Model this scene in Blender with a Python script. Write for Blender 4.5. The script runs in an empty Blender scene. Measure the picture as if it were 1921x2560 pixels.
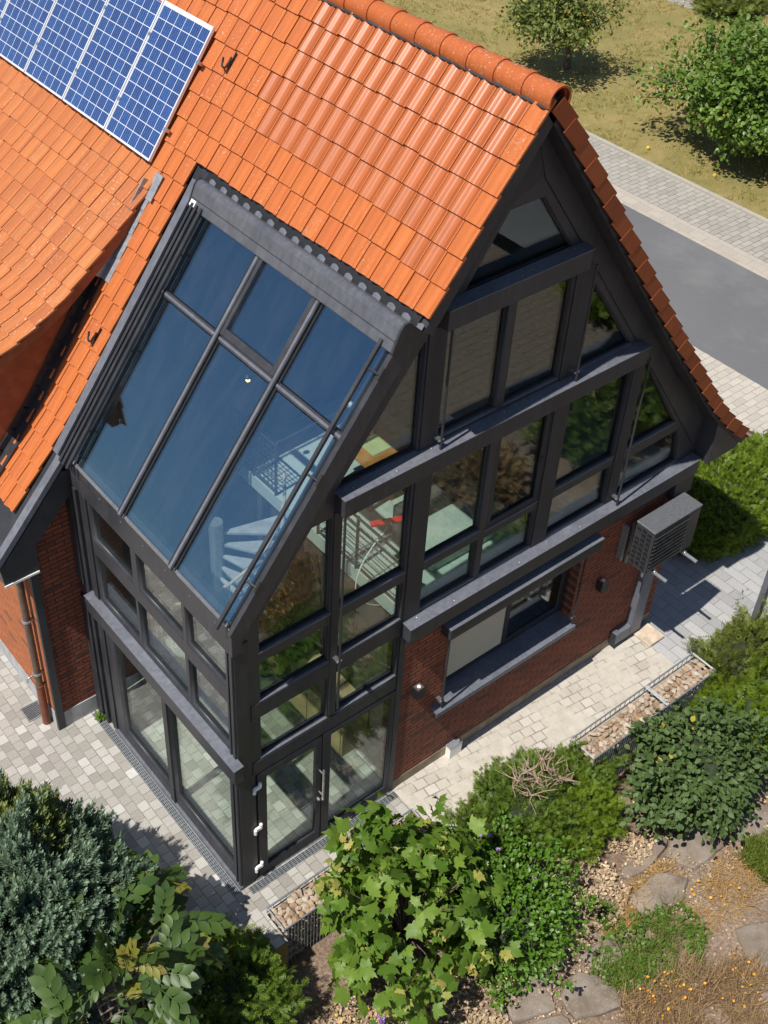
import bpy, bmesh, math, random
import numpy as np
from mathutils import Vector, Matrix, noise as mnoise

random.seed(7)
S = bpy.context.scene
COL = S.collection
R = math.radians

# ------------------------------------------------------------------ camera
cam = bpy.data.cameras.new('camera')
cam.sensor_width = 36
cam.lens = 3086.179 / 2560 * 36
cam.shift_x = 128.2 / 2560
cam.shift_y = -128.2 / 2560
cam.clip_start = 0.1
cam.clip_end = 800
camo = bpy.data.objects.new('camera', cam)
COL.objects.link(camo)
_y, _p, _r = R(-39.084), R(-40.051), R(1.771)
_f = Vector((-math.sin(_y) * math.cos(_p), math.cos(_y) * math.cos(_p), math.sin(_p)))
_rt = Vector((math.cos(_y), math.sin(_y), 0))
_up = _rt.cross(_f)
_X = math.cos(_r) * _rt + math.sin(_r) * _up
_U = -math.sin(_r) * _rt + math.cos(_r) * _up
camo.matrix_world = Matrix(((_X.x, _U.x, -_f.x, -5.023), (_X.y, _U.y, -_f.y, -7.871), (_X.z, _U.z, -_f.z, 15.604), (0, 0, 0, 1)))
S.camera = camo

# ------------------------------------------------------------------ sky, sun, exposure
world = bpy.data.worlds.new('World')
S.world = world
world.use_nodes = True
wn = world.node_tree
sky = wn.nodes.new('ShaderNodeTexSky')
sky.sky_type = 'NISHITA'
sky.sun_disc = False
SUN = Vector((-0.57, -0.06, 1.0)).normalized()
sky.sun_elevation = math.asin(SUN.z)
sky.sun_rotation = math.atan2(SUN.x, SUN.y)
sky.air_density = 1.0
sky.dust_density = 0.6
sky.ozone_density = 1.5
bg = wn.nodes['Background']
bg.inputs['Strength'].default_value = 0.076
wn.links.new(sky.outputs[0], bg.inputs['Color'])
sun = bpy.data.lights.new('sun', 'SUN')
sun.energy = 5.0
sun.angle = R(0.55)
sun.color = (1.0, 0.95, 0.87)
suno = bpy.data.objects.new('sun', sun)
COL.objects.link(suno)
suno.rotation_euler = (-SUN).to_track_quat('-Z', 'Y').to_euler()
S.view_settings.view_transform = 'Standard'
S.view_settings.look = 'None'
S.view_settings.gamma = 1
S.view_settings.exposure = 0.24
S.cycles.max_bounces = 10
S.cycles.transparent_max_bounces = 16

# ------------------------------------------------------------------ helpers
LOC = {}


def tag(o, label=None, cat=None, group=None, kind=None):
    if label: o['label'] = label
    if cat: o['category'] = cat
    if group: o['group'] = group
    if kind: o['kind'] = kind
    return o


def thing(name, loc, label, cat, group=None):
    o = bpy.data.objects.new(name, None)
    COL.objects.link(o)
    o.location = loc
    o.empty_display_size = 0.2
    LOC[o.name] = Vector(loc)
    return tag(o, label, cat, group)


def link_mesh(name, me, parent, mats):
    o = bpy.data.objects.new(name, me)
    COL.objects.link(o)
    for m in (mats if isinstance(mats, (list, tuple)) else [mats]):
        me.materials.append(m)
    if parent is not None:
        o.parent = parent
        l = LOC[parent.name]
        LOC[o.name] = l
        if l.length > 0:
            me.transform(Matrix.Translation(-l))
    else:
        LOC[o.name] = Vector((0, 0, 0))
    return o


class MB:
    def __init__(s):
        s.v = []; s.f = []; s.m = []; s.uv = {}

    def face(s, pts, m=0, uv=None):
        b = len(s.v)
        s.v += [tuple(p) for p in pts]
        if uv: s.uv[len(s.f)] = uv
        s.f.append(list(range(b, b + len(pts))))
        s.m.append(m)

    def raw(s, vs, fs, m=0):
        b = len(s.v)
        s.v += [tuple(p) for p in vs]
        for f in fs:
            s.f.append([b + i for i in f]); s.m.append(m)

    def box(s, x0, x1, y0, y1, z0, z1, m=0):
        v = [(x, y, z) for z in (z0, z1) for y in (y0, y1) for x in (x0, x1)]
        s.raw(v, [(0, 2, 3, 1), (4, 5, 7, 6), (0, 1, 5, 4), (2, 6, 7, 3), (0, 4, 6, 2), (1, 3, 7, 5)], m)

    def obox(s, o, ax, ay, az, m=0):
        """box from corner o with edge vectors"""
        o, ax, ay, az = Vector(o), Vector(ax), Vector(ay), Vector(az)
        v = [o + ax * i + ay * j + az * k for k in (0, 1) for j in (0, 1) for i in (0, 1)]
        s.raw(v, [(0, 2, 3, 1), (4, 5, 7, 6), (0, 1, 5, 4), (2, 6, 7, 3), (0, 4, 6, 2), (1, 3, 7, 5)], m)

    def prism(s, poly, axis, a, b, m=0):
        def P(u, w, t):
            return {'y': (u, t, w), 'x': (t, u, w), 'z': (u, w, t)}[axis]
        n = len(poly)
        s.raw([P(u, w, a) for u, w in poly] + [P(u, w, b) for u, w in poly],
              [tuple(range(n))[::-1], tuple(range(n, 2 * n))] + [(i, (i + 1) % n, n + (i + 1) % n, n + i) for i in range(n)], m)

    def tube(s, pts, r, n=8, m=0, caps=True):
        pts = [Vector(p) for p in pts]
        rr = r if isinstance(r, (list, tuple)) else [r] * len(pts)
        rings = []
        ref = None
        for i, p in enumerate(pts):
            d = (pts[min(i + 1, len(pts) - 1)] - pts[max(i - 1, 0)]).normalized()
            if ref is None:
                ref = Vector((0, 0, 1)) if abs(d.z) < 0.9 else Vector((1, 0, 0))
            a = ref - d * ref.dot(d)
            if a.length < 1e-4: a = d.orthogonal()
            a.normalize(); ref = a
            b = d.cross(a)
            rings.append([p + (a * math.cos(2 * math.pi * k / n) + b * math.sin(2 * math.pi * k / n)) * rr[i] for k in range(n)])
        vs = [q for g in rings for q in g]
        fs = []
        for i in range(len(pts) - 1):
            for k in range(n):
                fs.append((i * n + k, i * n + (k + 1) % n, (i + 1) * n + (k + 1) % n, (i + 1) * n + k))
        if caps:
            fs.append(tuple(range(n))[::-1]); fs.append(tuple((len(pts) - 1) * n + k for k in range(n)))
        s.raw(vs, fs, m)

    def lathe(s, c, prof, n=16, m=0):
        vs = []; fs = []
        for r, z in prof:
            vs += [(c[0] + r * math.cos(2 * math.pi * k / n), c[1] + r * math.sin(2 * math.pi * k / n), c[2] + z) for k in range(n)]
        for i in range(len(prof) - 1):
            for k in range(n):
                fs.append((i * n + k, i * n + (k + 1) % n, (i + 1) * n + (k + 1) % n, (i + 1) * n + k))
        fs.append(tuple(range(n))[::-1]); fs.append(tuple((len(prof) - 1) * n + k for k in range(n)))
        s.raw(vs, fs, m)

    def build(s, name, mats, parent=None, smooth=None, bevel=0, recalc=True):
        me = bpy.data.meshes.new(name)
        me.from_pydata(s.v, [], s.f)
        me.polygons.foreach_set('material_index', s.m)
        if s.uv:
            ul = me.uv_layers.new(name='UVMap')
            for fi, uv in s.uv.items():
                for li, c in zip(me.polygons[fi].loop_indices, uv):
                    ul.data[li].uv = c
        if recalc:
            bm = bmesh.new(); bm.from_mesh(me)
            bmesh.ops.recalc_face_normals(bm, faces=bm.faces)
            if bevel:
                bmesh.ops.remove_doubles(bm, verts=bm.verts, dist=1e-5)
                es = [e for e in bm.edges if len(e.link_faces) == 2 and e.calc_face_angle(0) > 0.6]
                bmesh.ops.bevel(bm, geom=es, offset=bevel, segments=1, affect='EDGES', clamp_overlap=True)
            bm.to_mesh(me); bm.free()
        me.update()
        if smooth:
            me.polygons.foreach_set('use_smooth', [True] * len(me.polygons))
            me.set_sharp_from_angle(angle=R(smooth))
        return link_mesh(name, me, parent, mats)


def poly_holes(name, outer, holes, axis, a, b, mat, parent):
    """flat polygon with holes in the plane normal to axis, between a and b"""
    cu = bpy.data.curves.new('t', 'CURVE')
    cu.dimensions = '2D'; cu.fill_mode = 'BOTH'; cu.extrude = abs(b - a) / 2
    for pl in [outer] + list(holes):
        sp = cu.splines.new('POLY')
        sp.points.add(len(pl) - 1)
        for i, q in enumerate(pl): sp.points[i].co = (q[0], q[1], 0, 1)
        sp.use_cyclic_u = True
    ob = bpy.data.objects.new('t', cu)
    me = bpy.data.meshes.new_from_object(ob)
    bpy.data.objects.remove(ob); bpy.data.curves.remove(cu)
    me.name = name
    mid = (a + b) / 2
    for v in me.vertices:
        u, w, t = v.co
        v.co = {'y': (u, mid + t, w), 'x': (mid + t, u, w), 'z': (u, w, mid + t)}[axis]
    bm = bmesh.new(); bm.from_mesh(me)
    bmesh.ops.remove_doubles(bm, verts=bm.verts, dist=1e-5)
    bmesh.ops.recalc_face_normals(bm, faces=bm.faces)
    bm.to_mesh(me); bm.free()
    me.materials.clear()
    return link_mesh(name, me, parent, mat)


def rect(x0, x1, z0, z1):
    return [(x0, z0), (x1, z0), (x1, z1), (x0, z1)]


# ------------------------------------------------------------------ materials
class NT:
    def __init__(s, name):
        s.mat = bpy.data.materials.new(name)
        s.mat.use_nodes = True
        s.t = s.mat.node_tree
        s.b = s.t.nodes['Principled BSDF']
        s.out = s.t.nodes['Material Output']

    def n(s, typ, **kw):
        nd = s.t.nodes.new('ShaderNode' + typ)
        for k, v in kw.items():
            if k.startswith('i_'):
                k = k[2:]
                k = int(k) if k.isdigit() else k.replace('_', ' ')
                if isinstance(v, bpy.types.NodeSocket): s.t.links.new(v, nd.inputs[k])
                else: nd.inputs[k].default_value = v
            else:
                setattr(nd, k, v)
        return nd

    def lk(s, a, b):
        s.t.links.new(a, b)

    def coord(s, which='Object'):
        return s.n('TexCoord').outputs[which]

    def noise(s, scale, detail=4, rough=0.55, vec=None, dist=0):
        nd = s.n('TexNoise', i_Scale=scale, i_Detail=detail, i_Roughness=rough, i_Distortion=dist)
        s.lk(vec if vec is not None else s.coord(), nd.inputs['Vector'])
        return nd.outputs['Fac']

    def ramp(s, fac, stops, interp='LINEAR'):
        nd = s.n('ValToRGB')
        nd.color_ramp.interpolation = interp
        el = nd.color_ramp.elements
        while len(el) < len(stops): el.new(0.5)
        for e, (p, c) in zip(el, stops):
            e.position = p
            e.color = (c, c, c, 1) if isinstance(c, (int, float)) else (*c, 1)
        s.lk(fac, nd.inputs['Fac'])
        return nd.outputs['Color']

    def mix(s, fac, a, b, blend='MIX'):
        nd = s.n('Mix', data_type='RGBA', blend_type=blend)
        for sock, v in ((nd.inputs[0], fac), (nd.inputs[6], a), (nd.inputs[7], b)):
            if isinstance(v, bpy.types.NodeSocket): s.lk(v, sock)
            elif isinstance(v, (int, float)): sock.default_value = v
            else: sock.default_value = (*v, 1)
        return nd.outputs[2]

    def math(s, op, a, b=0.0, c=None):
        nd = s.n('Math', operation=op)
        for i, v in enumerate((a, b) + ((c,) if c is not None else ())):
            if isinstance(v, bpy.types.NodeSocket): s.lk(v, nd.inputs[i])
            else: nd.inputs[i].default_value = v
        return nd.outputs[0]

    def bump(s, h, strength=0.3, dist=0.02):
        nd = s.n('Bump', i_Strength=strength, i_Distance=dist)
        s.lk(h, nd.inputs['Height'])
        s.lk(nd.outputs[0], s.b.inputs['Normal'])

    def col(s, c):
        if isinstance(c, bpy.types.NodeSocket): s.lk(c, s.b.inputs['Base Color'])
        else: s.b.inputs['Base Color'].default_value = (*c, 1)

    def rough(s, r):
        if isinstance(r, bpy.types.NodeSocket): s.lk(r, s.b.inputs['Roughness'])
        else: s.b.inputs['Roughness'].default_value = r

    def swz(s, order, rot=0.0, scale=(1, 1, 1)):
        """object coords re-ordered so that the wanted plane is XY"""
        sp = s.n('SeparateXYZ'); s.lk(s.coord(), sp.inputs[0])
        cb = s.n('CombineXYZ')
        for i, ch in enumerate(order):
            if ch in 'XYZ': s.lk(sp.outputs[ch], cb.inputs[i])
        mp = s.n('Mapping'); s.lk(cb.outputs[0], mp.inputs[0])
        mp.inputs['Rotation'].default_value = (0, 0, rot)
        mp.inputs['Scale'].default_value = scale
        return mp.outputs[0]

    def rnd(s):
        return s.n('NewGeometry').outputs['Random Per Island']


def m_plain(name, c, rough=0.5, metal=0.0, var=0.12, scale=6, bump=0.0, bscale=60):
    t = NT(name)
    f = t.noise(scale, 5)
    lo = tuple(x * (1 - var) for x in c); hi = tuple(min(1, x * (1 + var)) for x in c)
    t.col(t.ramp(f, [(0.3, lo), (0.7, hi)]))
    t.b.inputs['Metallic'].default_value = metal
    g = t.noise(scale * 3, 3)
    t.rough(t.ramp(g, [(0.3, max(0.03, rough - 0.07)), (0.7, min(1, rough + 0.07))]))
    if bump: t.bump(t.noise(bscale, 4), bump, 0.004)
    return t.mat


def m_anthracite(name, c=(0.055, 0.058, 0.068), rough=0.42):
    """powder coated metal, slightly dusty"""
    t = NT(name)
    d = t.noise(2.2, 6, 0.65)
    s2 = t.n('TexNoise', i_Scale=3.0, i_Detail=4.0)
    t.lk(t.swz('XYZ', scale=(6, 6, 0.5)), s2.inputs['Vector'])
    dd = t.math('MULTIPLY', d, s2.outputs['Fac'])
    t.col(t.mix(t.ramp(t.noise(1.1, 8, 0.72), [(0.5, 0.0), (0.85, 0.16)]), t.ramp(dd, [(0.12, tuple(x * 0.82 for x in c)), (0.42, tuple(x * 1.3 for x in c))]), (0.16, 0.15, 0.14)))
    t.rough(t.ramp(d, [(0.3, rough - 0.06), (0.7, rough + 0.1)]))
    t.b.inputs['Specular IOR Level'].default_value = 0.38
    t.bump(t.noise(220, 2), 0.05, 0.001)
    return t.mat


def m_glass(name, tint=(0.92, 0.96, 0.94), base=0.07, k=0.55, wav=0.012, col=(0.93, 0.97, 1.0)):
    t = NT(name)
    t.t.nodes.remove(t.b)
    tr = t.n('BsdfTransparent'); tr.inputs[0].default_value = (*tint, 1)
    gl = t.n('BsdfGlossy'); gl.inputs['Roughness'].default_value = 0.0
    gl.inputs['Color'].default_value = (*col, 1)
    ge = t.n('NewGeometry')
    dt = t.n('VectorMath', operation='DOT_PRODUCT'); t.lk(ge.outputs['Incoming'], dt.inputs[0]); t.lk(ge.outputs['Normal'], dt.inputs[1])
    cs_ = t.math('SUBTRACT', 1.0, t.math('ABSOLUTE', dt.outputs['Value']))
    fac = t.math('MULTIPLY_ADD', t.math('POWER', cs_, 5.0), k, base)      # Schlick
    fac.node.use_clamp = True
    mx = t.n('MixShader'); t.lk(fac, mx.inputs[0]); t.lk(tr.outputs[0], mx.inputs[1]); t.lk(gl.outputs[0], mx.inputs[2])
    dust_sheen = t.n('BsdfDiffuse'); dust_sheen.inputs[0].default_value = (0.55, 0.52, 0.46, 1)  # faint dust whose wisps also stand for uneven reflections
    st = t.n('TexNoise', i_Scale=1.6, i_Detail=7.0, i_Roughness=0.68); t.lk(t.swz('XYZ', scale=(1, 2.5, .6)), st.inputs['Vector'])
    m2 = t.n('MixShader'); t.lk(t.ramp(st.outputs['Fac'], [(0.45, 0.0), (0.8, 0.016)]), m2.inputs[0])
    t.lk(mx.outputs[0], m2.inputs[1]); t.lk(dust_sheen.outputs[0], m2.inputs[2])
    t.lk(m2.outputs[0], t.out.inputs['Surface'])
    return t.mat


def m_brick(name, order, c1, c2, mortar, bw=0.27, rh=0.083, ms=0.011):
    t = NT(name)
    v = t.swz(order)
    wob = t.n('VectorMath', operation='MULTIPLY_ADD')
    nz = t.n('TexNoise', i_Scale=5.0, i_Detail=3.0); t.lk(v, nz.inputs['Vector'])
    t.lk(nz.outputs['Color'], wob.inputs[0]); wob.inputs[1].default_value = (0.024, 0.024, 0); t.lk(v, wob.inputs[2])
    br = t.n('TexBrick', offset=0.5, i_Scale=1.0, i_Mortar_Size=ms, i_Mortar_Smooth=0.25, i_Bias=0.0, i_Brick_Width=bw, i_Row_Height=rh)
    t.lk(wob.outputs[0], br.inputs['Vector'])
    br.inputs['Color1'].default_value = (*c1, 1); br.inputs['Color2'].default_value = (*c2, 1); br.inputs['Mortar'].default_value = (*mortar, 1)
    f = t.noise(9, 6, 0.6, vec=v)
    c = t.mix(t.ramp(f, [(0.35, 0.0), (0.75, 0.5)]), br.outputs['Color'], tuple(x * 0.55 for x in c1))
    # a few over-burnt dark bricks
    wn_ = t.n('TexWhiteNoise')
    cell = t.n('VectorMath', operation='SNAP'); t.lk(v, cell.inputs[0]); cell.inputs[1].default_value = (bw, rh, 1)
    t.lk(cell.outputs[0], wn_.inputs['Vector'])
    dk = t.math('GREATER_THAN', wn_.outputs['Value'], 0.93)
    dk = t.math('MULTIPLY', dk, t.math('SUBTRACT', 1.0, br.outputs['Fac']))
    c = t.mix(t.math('MULTIPLY', dk, 0.6), c, (0.05, 0.035, 0.035))
    t.col(c); t.rough(0.85)
    h = t.math('MULTIPLY_ADD', br.outputs['Fac'], -1.0, t.math('MULTIPLY', f, 0.9))
    t.bump(h, 1.0, 0.022)
    return t.mat


def m_tile(name, glossy, pal, lichen=0.5, rough=0.5):
    t = NT(name)
    r = t.rnd()
    c = t.ramp(r, [(0.0, pal[0]), (0.35, pal[1]), (0.7, pal[2]), (1.0, pal[3])])
    st = t.n('TexNoise', i_Scale=2.0, i_Detail=5.0, i_Roughness=0.6)
    t.lk(t.swz('XYZ', scale=(2, 12, 2)), st.inputs['Vector'])
    c = t.mix(t.ramp(st.outputs['Fac'], [(0.45, 0.0), (0.75, 0.4)]), c, tuple(x * 0.62 for x in pal[1]))
    big = t.noise(0.8, 3)
    sp = t.noise(34, 5, 0.7)
    msk = t.math('MULTIPLY', t.ramp(sp, [(0.58, 0.0), (0.64, 1.0)]), t.ramp(big, [(0.42, 0.15), (0.65, 1.0)]))
    rr = t.ramp(t.math('FRACT', t.math('MULTIPLY', r, 7.31)), [(0.40, 0.2), (0.85, 1.0)])
    msk = t.math('MULTIPLY', t.math('MULTIPLY', msk, rr), lichen)
    c = t.mix(msk, c, (0.56, 0.51, 0.43))
    t.col(c)
    if glossy:
        t.rough(rough)
        t.b.inputs['Coat Weight'].default_value = 0.45
        t.b.inputs['Coat Roughness'].default_value = 0.30
        t.b.inputs['Specular IOR Level'].default_value = 0.5
    else:
        t.rough(t.math('MULTIPLY_ADD', sp, 0.25, rough + 0.08))
        t.b.inputs['Specular IOR Level'].default_value = 0.22
        t.bump(t.noise(120, 3), 0.12, 0.003)
    return t.mat


def m_pavers(name, order, bw, rh, ms, cols, mortar, rot=0.0, offset=0.5, dirt=0.4, dirtc=(0.28, 0.25, 0.2), bumpd=0.008, wob=0.01):
    t = NT(name)
    v0 = t.swz(order, rot)
    wb = t.n('VectorMath', operation='MULTIPLY_ADD')
    nz = t.n('TexNoise', i_Scale=7.0, i_Detail=2.0); t.lk(v0, nz.inputs['Vector'])
    t.lk(nz.outputs['Color'], wb.inputs[0]); wb.inputs[1].default_value = (wob, wob, 0); t.lk(v0, wb.inputs[2])
    v = wb.outputs[0]
    br = t.n('TexBrick', offset=offset, i_Scale=1.0, i_Mortar_Size=ms, i_Mortar_Smooth=0.3, i_Brick_Width=bw, i_Row_Height=rh)
    t.lk(v, br.inputs['Vector'])
    br.inputs['Color1'].default_value = (0, 0, 0, 1); br.inputs['Color2'].default_value = (1, 1, 1, 1); br.inputs['Mortar'].default_value = (0.5, 0.5, 0.5, 1)
    g = t.n('RGBToBW'); t.lk(br.outputs['Color'], g.inputs[0])
    c = t.ramp(g.outputs[0], [(0.0, cols[0]), (0.45, cols[1]), (0.75, cols[2]), (1.0, cols[3])])
    f = t.noise(1.1, 6, 0.62)
    c = t.mix(t.ramp(f, [(0.4, 0.0), (0.75, dirt)]), c, dirtc)
    fine = t.noise(70, 3)
    c = t.mix(0.25, c, t.ramp(fine, [(0.3, 0.08), (0.7, 0.75)]), 'OVERLAY')
    mm = t.math('MULTIPLY', br.outputs['Fac'], t.ramp(t.noise(3.1, 4), [(0.3, 0.35), (0.6, 1.0)]))
    c = t.mix(mm, c, mortar)
    t.col(c); t.rough(0.9)
    t.bump(t.math('MULTIPLY_ADD', br.outputs['Fac'], -1.0, t.math('MULTIPLY', fine, 0.35)), 0.6, bumpd)
    return t.mat


def m_leaf(name, pal, rough=0.45, trans=0.25, spec=0.4, huepos=False):
    t = NT(name)
    r = t.rnd()
    n_ = len(pal)
    c = t.ramp(r, [(i / (n_ - 1), p) for i, p in enumerate(pal)])
    big = t.noise(1.6, 3)
    c = t.mix(t.ramp(big, [(0.35, 0.0), (0.7, 0.45)]), c, pal[-1])
    t.col(c); t.rough(rough)
    t.b.inputs['Specular IOR Level'].default_value = spec
    tl = t.n('BsdfTranslucent')
    t.lk(t.mix(0.5, c, (0.35, 0.42, 0.06), 'MIX'), tl.inputs['Color'])
    mx = t.n('MixShader', i_0=trans)
    t.lk(t.b.outputs[0], mx.inputs[1]); t.lk(tl.outputs[0], mx.inputs[2]); t.lk(mx.outputs[0], t.out.inputs['Surface'])
    return t.mat


def m_emit(name, c, s):
    t = NT(name)
    t.b.inputs['Emission Color'].default_value = (*c, 1)
    t.b.inputs['Emission Strength'].default_value = s
    t.col(c)
    return t.mat


M = {}
M['anth'] = m_anthracite('anthracite_coating', (0.036, 0.037, 0.044))
M['anth2'] = m_anthracite('anthracite_cladding', (0.028, 0.029, 0.035), 0.5)
M['greytrim'] = m_anthracite('grey_sheet_trim', (0.118, 0.125, 0.15), 0.4)
M['cassette'] = m_anthracite('cassette_grey', (0.085, 0.09, 0.108), 0.36)
M['black'] = m_plain('black_rubber', (0.012, 0.012, 0.014), 0.5)
M['glass'] = m_glass('facade_glass', (0.84, 0.90, 0.86), base=0.10, k=1.0)
M['roofglass'] = m_glass('roof_glass', (0.93, 0.97, 0.97), 0.185, 0.8, col=(0.50, 0.76, 1.0))
M['doorglass'] = m_glass('door_glass', (0.92, 0.97, 0.94), 0.05, 0.8)
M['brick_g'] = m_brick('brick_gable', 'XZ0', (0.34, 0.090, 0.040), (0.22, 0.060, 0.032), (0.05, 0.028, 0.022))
M['brick_s'] = m_brick('brick_sun_toned', 'YZ0', (0.50, 0.15, 0.045), (0.40, 0.115, 0.04), (0.30, 0.12, 0.06))  # same brick as the gable, with sunlight put into a brighter orange
TP = [(0.46, 0.126, 0.034), (0.49, 0.142, 0.038), (0.44, 0.118, 0.033), (0.51, 0.155, 0.044)]
M['tile'] = m_tile('roof_tile_weathered', False, TP, 0.75, 0.42)
M['tile_new'] = m_tile('roof_tile_glazed', True, [(0.40, 0.108, 0.028), (0.43, 0.118, 0.031), (0.41, 0.110, 0.029), (0.44, 0.124, 0.033)], 0.12, 0.34)
M['tile_old'] = m_tile('dormer_tile_weathered', False, [(0.42, 0.135, 0.046), (0.48, 0.165, 0.054), (0.38, 0.12, 0.045), (0.50, 0.19, 0.07)], 1.0, 0.5)
M['tile_shade_toned'] = m_tile('roof_tile_shade_toned', False, [(0.26, 0.065, 0.022), (0.30, 0.08, 0.026), (0.22, 0.055, 0.02), (0.34, 0.095, 0.03)], 0.15, 0.45)  # darker copy of the roof tile, shade of the unlit slope put into it
M['ridge'] = m_tile('ridge_tile_clay', False, [(0.36, 0.085, 0.028), (0.40, 0.10, 0.03), (0.34, 0.08, 0.027), (0.44, 0.12, 0.036)], 0.5, 0.35)
M['cheek'] = m_plain('dormer_render', (0.30, 0.085, 0.032), 0.9, var=0.2)
M['lead'] = m_plain('lead_sheet', (0.32, 0.33, 0.36), 0.42, 0.35, 0.3, 14, 0.3, 20)
M['plinth'] = m_plain('plinth_render', (0.36, 0.37, 0.38), 0.9, var=0.25, scale=4)
M['plinth2'] = m_plain('sand_plinth', (0.27, 0.22, 0.155), 0.9, var=0.3, scale=5)
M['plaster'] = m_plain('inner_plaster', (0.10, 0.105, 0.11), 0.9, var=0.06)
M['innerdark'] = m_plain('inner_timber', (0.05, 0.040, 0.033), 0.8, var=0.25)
M['floor'] = m_pavers('inner_floor_tile', 'XYZ', 0.7, 0.7, 0.006, [(0.44, 0.52, 0.49), (0.47, 0.55, 0.52), (0.45, 0.53, 0.5), (0.5, 0.57, 0.54)], (0.36, 0.4, 0.38), dirt=0.1, bumpd=0.001, wob=0.0)
M['wood'] = m_plain('table_wood', (0.42, 0.19, 0.045), 0.4, var=0.35, scale=4)
M['steel'] = m_plain('brushed_steel', (0.62, 0.62, 0.62), 0.28, 0.9, 0.06)
M['galv'] = m_plain('galvanised_wire', (0.32, 0.345, 0.37), 0.4, 0.5, 0.15, 20)
M['white'] = m_plain('white_enamel', (0.8, 0.8, 0.78), 0.4, var=0.05)
M['alu'] = m_plain('panel_aluminium', (0.72, 0.73, 0.76), 0.35, 0.25, 0.05)
M['acgrey'] = m_plain('ac_case_grey', (0.045, 0.047, 0.053), 0.45, 0.1, 0.15, 30, 0.15, 90)
M['rust'] = m_plain('rust_pipe', (0.20, 0.065, 0.035), 0.55, 0.2, 0.2)
M['copper'] = m_plain('brown_zinc_pipe', (0.16, 0.115, 0.085), 0.45, 0.5, 0.2)
M['red'] = m_plain('red_lacquer', (0.75, 0.03, 0.015), 0.35)
M['lamp'] = m_emit('lamp_glow', (1.0, 0.55, 0.12), 6)
M['sandstone'] = m_plain('pale_sandstone', (0.52, 0.42, 0.32), 0.9, var=0.25, scale=9, bump=0.3, bscale=30)
M['green_paper'] = m_plain('green_mat', (0.50, 0.58, 0.30), 0.6)
M['fabric'] = m_plain('blind_fabric', (0.56, 0.50, 0.38), 0.9, var=0.08, scale=30, bump=0.2, bscale=300)
M['bark'] = m_plain('bark', (0.13, 0.095, 0.07), 0.9, var=0.4, scale=14, bump=0.6, bscale=25)
M['twig'] = m_plain('dry_twig', (0.34, 0.25, 0.18), 0.85, var=0.3, scale=12)
M['oldwood'] = m_plain('grey_weathered_wood', (0.17, 0.135, 0.105), 0.85, var=0.3, scale=10, bump=0.3)

# solar cells: 6 x 10 blue cells, white grid and thin busbars (uv 0..6, 0..10)
t = NT('solar_cells')
uv = t.n('UVMap').outputs[0]
sp = t.n('SeparateXYZ'); t.lk(uv, sp.inputs[0])


def line(sock, w):
    fr_ = t.math('FRACT', sock)
    d = t.math('MINIMUM', fr_, t.math('SUBTRACT', 1.0, fr_))
    return t.math('LESS_THAN', d, w)


grid = t.math('MAXIMUM', line(sp.outputs['X'], 0.022), line(sp.outputs['Y'], 0.024))
bus = line(t.math('MULTIPLY', sp.outputs['X'], 4.0), 0.055)
cellid = t.n('VectorMath', operation='FLOOR'); t.lk(uv, cellid.inputs[0])
wnz = t.n('TexWhiteNoise'); t.lk(cellid.outputs[0], wnz.inputs['Vector'])
vor = t.n('TexVoronoi', i_Scale=45.0); t.lk(t.coord(), vor.inputs['Vector'])
cc = t.mix(t.ramp(vor.outputs['Distance'], [(0.0, 0.0), (0.9, 1.0)]), (0.012, 0.040, 0.16), (0.030, 0.085, 0.27))
cc = t.mix(t.math('MULTIPLY', wnz.outputs['Value'], 0.55), cc, (0.012, 0.030, 0.115))
cc = t.mix(t.math('MULTIPLY', bus, 0.35), cc, (0.30, 0.38, 0.52))
cc = t.mix(grid, cc, (0.66, 0.70, 0.78))
t.col(cc); t.rough(0.25)
t.b.inputs['Coat Weight'].default_value = 0.7; t.b.inputs['Coat Roughness'].default_value = 0.06
M['cells'] = t.mat

# ground materials
t = NT('dry_lawn')
f1 = t.noise(0.45, 7, 0.68); f2 = t.noise(2.1, 6, 0.7); f3 = t.noise(14, 5, 0.7)
c = t.ramp(f1, [(0.33, (0.15, 0.175, 0.036)), (0.46, (0.29, 0.26, 0.07)), (0.62, (0.45, 0.34, 0.125))])
c = t.mix(t.ramp(f2, [(0.42, 0.0), (0.68, 0.75)]), c, (0.22, 0.20, 0.052))
c = t.mix(t.ramp(f3, [(0.38, 0.5), (0.62, 0.0)]), c, (0.46, 0.33, 0.15))
c = t.mix(t.ramp(t.noise(42, 3), [(0.4, 0.4), (0.6, 0.0)]), c, (0.14, 0.125, 0.035))
t.col(c); t.rough(0.95)
t.bump(t.math('MULTIPLY_ADD', t.noise(30, 4), 0.6, t.noise(70, 3)), 0.9, 0.05)
M['lawn'] = t.mat
t = NT('garden_soil')
f1 = t.noise(0.9, 6, 0.62); f3 = t.noise(22, 6, 0.7)
c = t.ramp(f1, [(0.3, (0.22, 0.145, 0.10)), (0.5, (0.34, 0.25, 0.18)), (0.72, (0.42, 0.33, 0.26))])
c = t.mix(t.ramp(f3, [(0.4, 0.6), (0.62, 0.0)]), c, (0.10, 0.065, 0.045))
t.col(c); t.rough(0.95)
t.bump(t.math('MULTIPLY_ADD', t.noise(9, 4), 1.2, f3), 0.9, 0.05)
M['soil'] = t.mat
t = NT('asphalt')
f1 = t.noise(0.35, 4); f3 = t.noise(90, 3, 0.7)
c = t.ramp(f1, [(0.35, (0.125, 0.127, 0.135)), (0.65, (0.150, 0.152, 0.16))])
c = t.mix(t.ramp(f3, [(0.42, 0.5), (0.6, 0.0)]), c, (0.085, 0.086, 0.092))
c = t.mix(t.ramp(t.noise(60, 2), [(0.66, 0.0), (0.74, 0.7)]), c, (0.28, 0.28, 0.28))
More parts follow.
